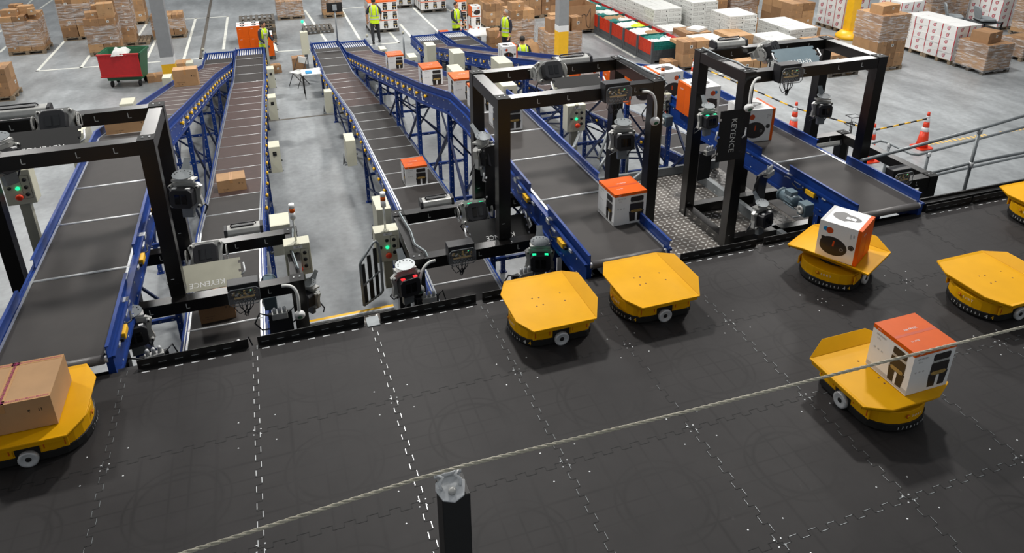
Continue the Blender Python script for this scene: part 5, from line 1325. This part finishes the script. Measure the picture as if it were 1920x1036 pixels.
for k in range(6): pallet(.52+.02*(k%2),24.75+.03*(k%3),'grey wooden pallet, %s of the empty pallet pile behind the orange boxes' % (LN[k]+' one' if k < 5 else 'topmost one'),FZ+k*.148,1.3,1.16,'wood_grey' if k % 2 else 'wood')
pallet(2.9,25.65,'empty wooden pallet lying flat behind the middle loading tables',w=1.18,d=1.1,mt='wood_grey')
stack(2.02,28.65,3,3,2,.37,.37,.32,'on the low film covered pallet',seed=10,wrap=(.15,.85))
stack(3.95,28.4,3,2,5,.28,.4,.25,'on the pallet with three labels near the monitor',seed=11,wrap=(.4,1.4),plabel='wide wooden pallet near the monitor')
stack(7.3,32.5,2,2,3,.5,.5,.3,'on the far pallet at the top edge',seed=12)
# appliance box stacks
def fry(x, y, nx, ny, nz, kind, where, rz=0, s=.385, pal=True, skip=()):
    if pal: pallet(x,y,'wooden pallet under the appliance boxes '+where,w=max(.9,nx*s+.03),d=ny*s+.03,mt='wood_grey')
    for k in range(nz):
        for i in range(nx):
            for j in range(ny):
                if (i,j,k) in skip or (0 < i < nx-1 and 0 < j < ny-1 and k < nz-1): continue
                pos = (PY_[ny][j]+' '+PX_[nx][i]).strip()
                put_box(kind,(x+(i+.5)*s,y+(j+.5)*s,FZ+(.147 if pal else .002)+k*.372),rz,'appliance box, %s layer, %s, %s' % (LN[k] if k < nz-1 or nz == 1 else 'top',pos,where),'appliance boxes '+where)
fry(5.45,24.95,3,3,3,'up','beside the walking worker')
fry(6.9,29.3,3,2,3,'up','at the top edge, second pallet')
fry(8.2,27.95,3,4,3,'up','left of the standing worker')
fry(.5,22.3,3,2,3,'lie+','behind the bending worker',rz=-PI/2,skip=((2,0,2),(2,1,2)))
for k, (kd, rz) in enumerate((('lie-',0),('lie-',0),('up',0),('lie-',0))):
    put_box(kd,(9.0,22.0,FZ+.002+k*.372),rz,'appliance box, %s of the single column beside the standing worker' % (('bottom','second','third','top')[k]))
for k in range(4): put_box('up',(8.75,23.1,FZ+.002+k*.372),0,'orange topped box, %s of the column right behind the standing worker' % (('bottom','second','third','top')[k]))
put_box('up',(8.0,22.9,FZ+.002),0,'appliance box standing alone left of the standing worker')
# cartons behind the right workers
stack(10.05,24.0,2,2,3,.42,.45,.3,'on the pallet between two workers',seed=20,top=[(.25,.7,.4,.4,.25,'carton3','brown carton topping the pallet between the workers')])
stack(9.75,26.6,2,2,4,.5,.5,.46,'on the tall pallet behind standing worker',seed=21)
stack(11.3,25.2,3,2,2,.55,.55,.42,'on the pallet behind grey haired worker',seed=22)
stack(11.0,28.0,3,2,4,.5,.5,.42,'on the far pallet behind the flat cartons',seed=23)
stack(13.0,25.3,2,3,4,.42,.5,.36,'on the pallet behind the grey column top',seed=24)
stack(9.9,20.4,2,2,4,.46,.5,.34,'on the wrapped pallet beside the grey haired worker',seed=25,wrap=(.1,1.2),top=[(.3,.3,.5,.4,.28,'carton0','brown carton topping the wrapped pallet beside the grey haired worker')])
stack(10.75,18.75,2,2,2,.62,.55,.42,'on the wrapped pallet behind the column',seed=26,wrap=(.1,1.05),top=[(.25,.3,.4,.45,.5,'carton1','tall brown carton left of the column, above the wrapped pallet'),(.62,.25,.36,.4,.56,'carton2','tallest brown carton left of the column'),(1.05,.3,.42,.4,.5,'carton1','tall brown carton right of the column'),(.6,.8,.6,.4,.52,'carton3','brown carton behind the column, above the wrapped pallet')])
p = at(918,94); stack(p.x,p.y,1,1,3,.5,.45,.24,'in the small stack beside the white bags',pal=False,seed=27)
# giant open box with hanger print
t = thing('pallet_box','giant open brown box printed with a coat hanger outline','box',(12.8,22.05,FZ+.147))
m = MB(); w, d, h = 1.25, 1.1, 1.0
m.bb(0,w,0,.012,0,h); m.bb(0,w,d-.012,d,0,h); m.bb(0,.012,0.012,d-.012,0,h); m.bb(w-.012,w,0.012,d-.012,0,h); m.bb(0,w,0,d,0,.02); m.build('box_walls','carton1',t)
F = face((w*.68,-.004,h*.52),(1,0,0),(0,0,1)); m = MB()
m.tube([F @ Vector(p) for p in ((-.16,.0,0),(-.2,.08,0),(-.12,.14,0),(-.05,.1,0),(-.02,0,0),(.05,.12,0),(.16,.34,0))], .012, 5); m.tube([F @ Vector(p) for p in ((-.02,0,0),(.02,-.3,0),(.08,-.42,0),(.17,-.42,0),(.17,.1,0),(.16,.34,0))], .012, 5)
m.text('SUSTAINABLE', .07, face((w*.25,-.003,h*.22),(1,0,0),(0,0,1)), 0); m.text('PACKAGING', .07, face((w*.25,-.003,h*.12),(1,0,0),(0,0,1)), 0); m.build('hanger_print','print_black',t)
pallet(12.8,22.05,'grey pallet under the giant hanger box',w=1.25,d=1.1,mt='wood_grey')
# bags on the floor by the right loading end
p = at(903,86); lump('plastic_bag','heap of white plastic bags beside the right loading end','bag',(p.x,p.y,FZ+.5),.5,.35,.16,'white',11)
t = thing('low_table','low white topped table under the white bags','table',(p.x,p.y,FZ)); MB().bb(-.5,.5,-.35,.35,.45,.5).build('tabletop','off_white',t)
for sx in (-1,1):
    for sy in (-1,1): MB().bb(sx*.45-.02,sx*.45+.02,sy*.3-.02,sy*.3+.02,0,.45).build('leg','galv',t)
p = at(968,104); lump('paper_scraps','crumpled brown paper on the floor by the crouching worker','paper',(p.x-.2,p.y+.3,FZ+.002),.5,.35,.2,'carton0',12)
p = at(1000,108); lump('paper_scraps','crumpled brown paper right of the crouching worker','paper',(p.x,p.y+.5,FZ+.002),.4,.35,.45,'carton3',13)
# ---- plastic crates with textiles
def lattice(m, T, w, h, n, k, mt):
    for i in range(n+1):
        x = -w/2+w*i/n; m.box((x,0,0),(.012,h,.012),mt,T)
    for j in range(k+1):
        y = -h/2+h*j/k; m.box((0,y,0),(w,.012,.012),mt,T)
CR_ = None
names = ['first (nearest)','second','third','fourth','fifth','sixth','seventh','eighth']
for k in range(8):
    y = 17.32+k*1.085; lb = 'grey pallet crate with red side grille, %s of the row beside the white cartons' % names[k]
    if CR_ is None:
        t = thing('pallet_crate', lb, 'crate', (14.0,y,FZ)); w, d, h = 1.15, 1.06, .78
        for i in range(3): m = MB(); m.bb(i*(w-.14)/2,i*(w-.14)/2+.14,0,d,0,.1); m.build('runner','crate_grey',t)
        MB().bb(0,w,0,d,.1,.16).build('floor_panel','crate_grey',t)
        for cx in (0,w-.07):
            for cy in (0,d-.07): MB().bb(cx,cx+.07,cy,cy+.07,.16,h).build('corner_post','crate_grey',t)
        for (T, ww, mt) in ((face((.02,d/2,.24),(0,-1,0),(0,0,1)),d-.14,'crate_grey'),(face((w/2,.02,.32),(1,0,0),(0,0,1)),w-.14,'crate_grey')):
            m = MB(); hh_ = .14 if T[0][2] < 0 else .3; m.box((0,0,-.005),(ww,hh_,.01),0,T); lattice(m,T,ww,hh_,8,3,0); m.build('lower_panel',mt,t)
        T = face((.015,d/2,.54),(0,-1,0),(0,0,1)); m = MB(); m.box((0,0,-.006),(d-.14,.46,.008),0,T); lattice(m,T,d-.14,.46,12,7,1); m.build('red_grille',['orange_dark','red'],t)
        T = face((w-.02,d/2,.62),(0,1,0),(0,0,1)); m = MB(); m.box((0,0,0),(d-.14,.34,.02),0,T); m.build('red_grille','red',t)
        T = face((w/2,.02,.62),(1,0,0),(0,0,1)); m = MB(); m.box((0,0,-.006),(w-.14,.3,.008),0,T); lattice(m,T,w-.14,.3,10,4,1); m.build('teal_grille',['teal','teal'],t)
        CR_ = t
    else: dup(CR_, (14.0,y,FZ), 0, lb)
    zt = FZ+.60
    cols = ['off_white','teal','white','off_white','teal','carton0','off_white','white']
    for q, (dx, dy, sx, sy) in enumerate(((.32,.5,.28,.42),(.82,.5,.27,.42),(.55,.75,.45,.22))):
        mt = cols[(k*3+q*2) % 8] if not (k == 2 and q == 1) else 'hi_vis'
        lump('folded_textiles','%s bundle of bagged textiles, %s side, in the %s crate' % ({'off_white':'cream','white':'white','teal':'teal','hi_vis':'yellow green','carton0':'tan'}[mt],('left','right','rear')[q],names[k]),'textiles',(14.0+dx,y+dy,zt+.03*q),sx,sy,.13,mt,40+k*3+q)
# cartons in front of the crates
stack(14.55,16.2,2,1,2,.5,.5,.42,'in the four-box pile before the nearest crate',seed=30,wood='wood_grey')
carton(.45,.45,.36,'carton1','brown carton low beside the four-box pile before the nearest crate',(14.2,16.5,FZ),0)
carton(.8,.5,.1,'carton3','flat brown box lid lying behind the four-box pile',(15.0,16.95,FZ+.8),0)
stack(15.9,14.95,2,2,1,.55,.5,.4,'on the pallet left in right gate',seed=31)
# ---- white carton fields
white = dict(style='white', col='white', jit=.012)
stack(15.35,19.7,2,5,7,.6,.75,.165,'in the long block behind the crates',pn=3,seed=32,**white)
stack(15.3,18.45,2,2,4,.5,.5,.16,'in the low pile beside middle crates',seed=33,**white)
stack(15.35,17.35,2,2,4,.5,.48,.2,'in the torn brown pile',seed=34,wrap=(.1,.8))
o = carton(.6,.5,.08,'off_white','white flat carton lying askew on the torn brown pile',(16.0,17.75,FZ+.96),.5,tape=False,marks=False)
stack(15.25,16.3,2,2,4,.5,.45,.2,'in the pile nearest the right gate',seed=35,**white)
stack(16.45,16.35,1,2,2,.95,.52,.42,'in the brown block left of right gate',seed=36)
stack(16.75,19.3,2,4,8,.55,.75,.175,'in the tallest white block',pn=2,seed=37,**white)
stack(17.05,17.3,2,2,8,.56,.62,.16,'in the stack before the tallest block',seed=38,**white)
stack(17.75,15.95,2,2,4,.58,.55,.17,'in the pile above right gate centre',seed=39,top=None,**white)
stack(17.0,14.9,3,2,3,.5,.5,.17,'in the low pile above right gate',seed=40,**white)
stack(19.1,16.6,2,3,5,.6,.62,.16,'in the broad pile by the brown block',seed=41,**white)
stack(18.3,18.8,2,2,3,.55,.55,.25,'in the low brown pile amid white ones',seed=42)
stack(18.2,20.9,2,2,4,.6,.6,.33,'in the brown rear pile',seed=43)
stack(19.6,20.9,2,2,4,.6,.6,.34,'in the wrapped brown rear pile',seed=44,wrap=(.2,1.5))
stack(20.85,18.8,2,3,4,.56,.6,.29,'in the large brown block',seed=45)
stack(20.4,17.2,1,1,2,.6,.5,.3,'in the small brown pile before the block',pal=True,seed=46)
stack(20.8,22.3,2,2,4,.6,.6,.35,'in the far brown top-edge block',seed=47)
stack(16.0,25.5,3,2,7,.6,.6,.16,'in the far left top-edge block',seed=48,**white)
stack(18.3,24.3,3,2,7,.6,.6,.16,'in the far right top-edge block',seed=49,**white)
red = dict(style='red', col='white red-ringed', jit=.008)
stack(23.35,18.7,2,3,6,.6,.5,.3,'behind the yellow column',seed=50,pn=2,**red)
stack(23.7,16.3,2,2,5,.55,.55,.3,'right of the yellow column',seed=51,**red)
stack(23.65,13.78,2,4,5,.55,.58,.235,'on the paired pallets at right',seed=52,pn=2,**red)
stack(23.65,12.5,2,2,2,.57,.57,.42,'on the right-hand open-floor pallet',seed=53,wrap=(.1,1.0),wood='wood_grey',top=[(.45,.55,.75,.6,.36,'carton1','brown carton with handwriting topping the wrapped pallet at right')])
stack(20.5,13.95,3,3,2,.39,.38,.46,'lower half of the tallest wrapped pallet',seed=54)
stack(20.5,13.95,2,2,3,.585,.57,.27,'upper half of the tallest wrapped pallet',pal=False,z=FZ+.147+.93,seed=55,wrap=(-.05,.82),top=[(.5,.5,.8,.5,.28,'carton3','wide brown carton topping the tall wrapped pallet')])
stack(18.7,13.95,3,2,2,.38,.55,.3,'on the low right-gate pallet',seed=56,wood='wood_grey')
stack(19.0,15.35,3,1,2,.4,.6,.35,'in the pile behind the right gate',seed=57)
stack(26.3,13.25,2,2,2,.55,.5,.28,'on the small right-edge pallet',seed=58,wrap=(.15,.75))
stack(29.5,16.85,2,3,5,.56,.5,.27,'in the far top right block',seed=59,**red)
stack(29.6,14.9,3,3,4,.5,.5,.4,'in the top right corner block',seed=60,wrap=(.3,1.7))
stack(27.3,18.2,4,3,4,.5,.5,.42,'in the wide top right block',seed=61,wrap=(.2,1.6))
# grey moulded seats behind the red marked cartons
def seat(x, y, z, label, rz):
    t = thing('moulded_seat', label, 'seat', (x,y,z), rz)
    m = MB(); m.prism(rrect(.6,.55,.1), 0, .08); m.build('seat_shell','seat_grey',t,bevel=.02)
    m = MB(); m.T = TR((0,.28,.06)) @ RX(PI/2-.3); m.prism(rrect(.45,.5,.12), 0, .06, 0, TR((0,.22,0))); m.build('backrest','seat_grey',t,bevel=.02)
    m = MB(); m.bb(-.3,.3,-.27,.27,-.03,0); m.build('black_frame','matt_black',t)
i = 0
for x, y in ((25.2,16.6),(25.9,15.9),(26.6,15.2)):
    t = thing('steel_stillage','dark rack carrying grey moulded seats, %s of three' % ('left','middle','right')[i],'rack',(x-.4,y-.35,FZ))
    for k in range(4): MB().bb(0,.9,0,.7,.2+.25*k,.23+.25*k).build('shelf','crate_grey',t)
    for a in (0,.86):
        for b in (0,.66): MB().bb(a,a+.04,b,b+.04,0,1.0).build('upright','matt_black',t)
    seat(x,y,FZ+1.04,'grey moulded seat on top of the %s dark rack behind the red marked cartons' % ('left','middle','right')[i],.6+.3*i); i += 1
# the cartons that show largest are things of their own, the small remainder of each kind is one object
for style, nm, lim, desc in (('brown','carton',250,'brown cartons half hidden in the far pallet stacks'),('white','flat_carton',290,'flat white cartons filling the far white blocks'),('red','printed_carton',100,'white red-ringed cartons in the far stacks')):
    L_ = sorted([c for c in ALLC if c[0] == style], key=lambda c: -c[1])
    for s_, sc_, mk, loc, rz, lab, grp in L_[:lim]:
        o = bpy.data.objects.new(nm, CT[mk]); COL.objects.link(o); o.location = loc; o.rotation_euler = (0,0,rz); tag(o, lab, 'carton', grp)
        if len(lab.split()) > 16: print('LONG', len(lab.split()), lab)
    rest = L_[lim:]
    if rest:
        mats = []; m = MB()
        for s_, sc_, mk, loc, rz, lab, grp in rest:
            me = CT[mk]; idx = []
            for q in me.materials:
                if q not in mats: mats.append(q)
                idx.append(mats.index(q))
            T = TR(loc) @ RZ(rz); b0 = len(m.v); m.v += [tuple(T @ v.co) for v in me.vertices]
            for p_ in me.polygons: m.f.append(tuple(i+b0 for i in p_.vertices)); m.mi.append(idx[p_.material_index]); m.sm.append(False)
        me = bpy.data.meshes.new(nm+'_mass'); me.from_pydata(m.v, [], m.f)
        for q in mats: me.materials.append(q)
        me.polygons.foreach_set('material_index', m.mi); me.update()
        o = bpy.data.objects.new(nm+'_mass', me); COL.objects.link(o); tag(o, desc, 'carton', None, 'stuff')
    print(style, len(L_))
GN = {'sorting_robot':'yellow sorting robots on the deck','belt_conveyor':'belt conveyors feeding the deck','scan_gate':'black scan gates over the belts','person':'people in hi-vis vests','traffic_cone':'orange traffic cones','barrier_pole':'black and yellow barrier poles',
      'camera_scanner':'camera scanners on the gates','line_light':'line lights on the gates','reflector_plate':'plates inside the gates','scan_controller':'electronics boxes on the gates','control_cabinet':'cream cabinets beside the belts','push_button_station':'push-button stations by the gates',
      'beacon_light':'beacon lights','hose_button':'green hose buttons','belt_module':'yellow drive modules','gearmotor':'grey gearmotors','valve_block':'valve blocks under the belts','steel_railing':'galvanised railings','steel_column':'steel columns','wooden_pallet':'wooden pallets','stretch_wrap':'stretch film on pallets',
      'pallet_crate':'red sided pallet crates','folded_textiles':'textile bundles in the crates','appliance_box':'appliance boxes on the belts and robots','carton':'single brown cartons','sensor_post':'sensor posts at the loading tables','cable_bundle':'hoses on the gate tops','moulded_seat':'grey moulded seats','steel_stillage':'dark seat racks',
      'plastic_bag':'white plastic bags','paper_scraps':'crumpled brown paper'}
for o in COL.objects:
    b_ = o.name.split('.')[0]
    if o.parent is None and 'label' in o and 'group' not in o and o.get('kind') != 'stuff' and b_ in GN: o['group'] = GN[b_]
for o in list(COL.objects):
    if o.parent is None and 'label' in o and not 4 <= len(o['label'].split()) <= 16: print('LONG', len(o['label'].split()), o['label'])
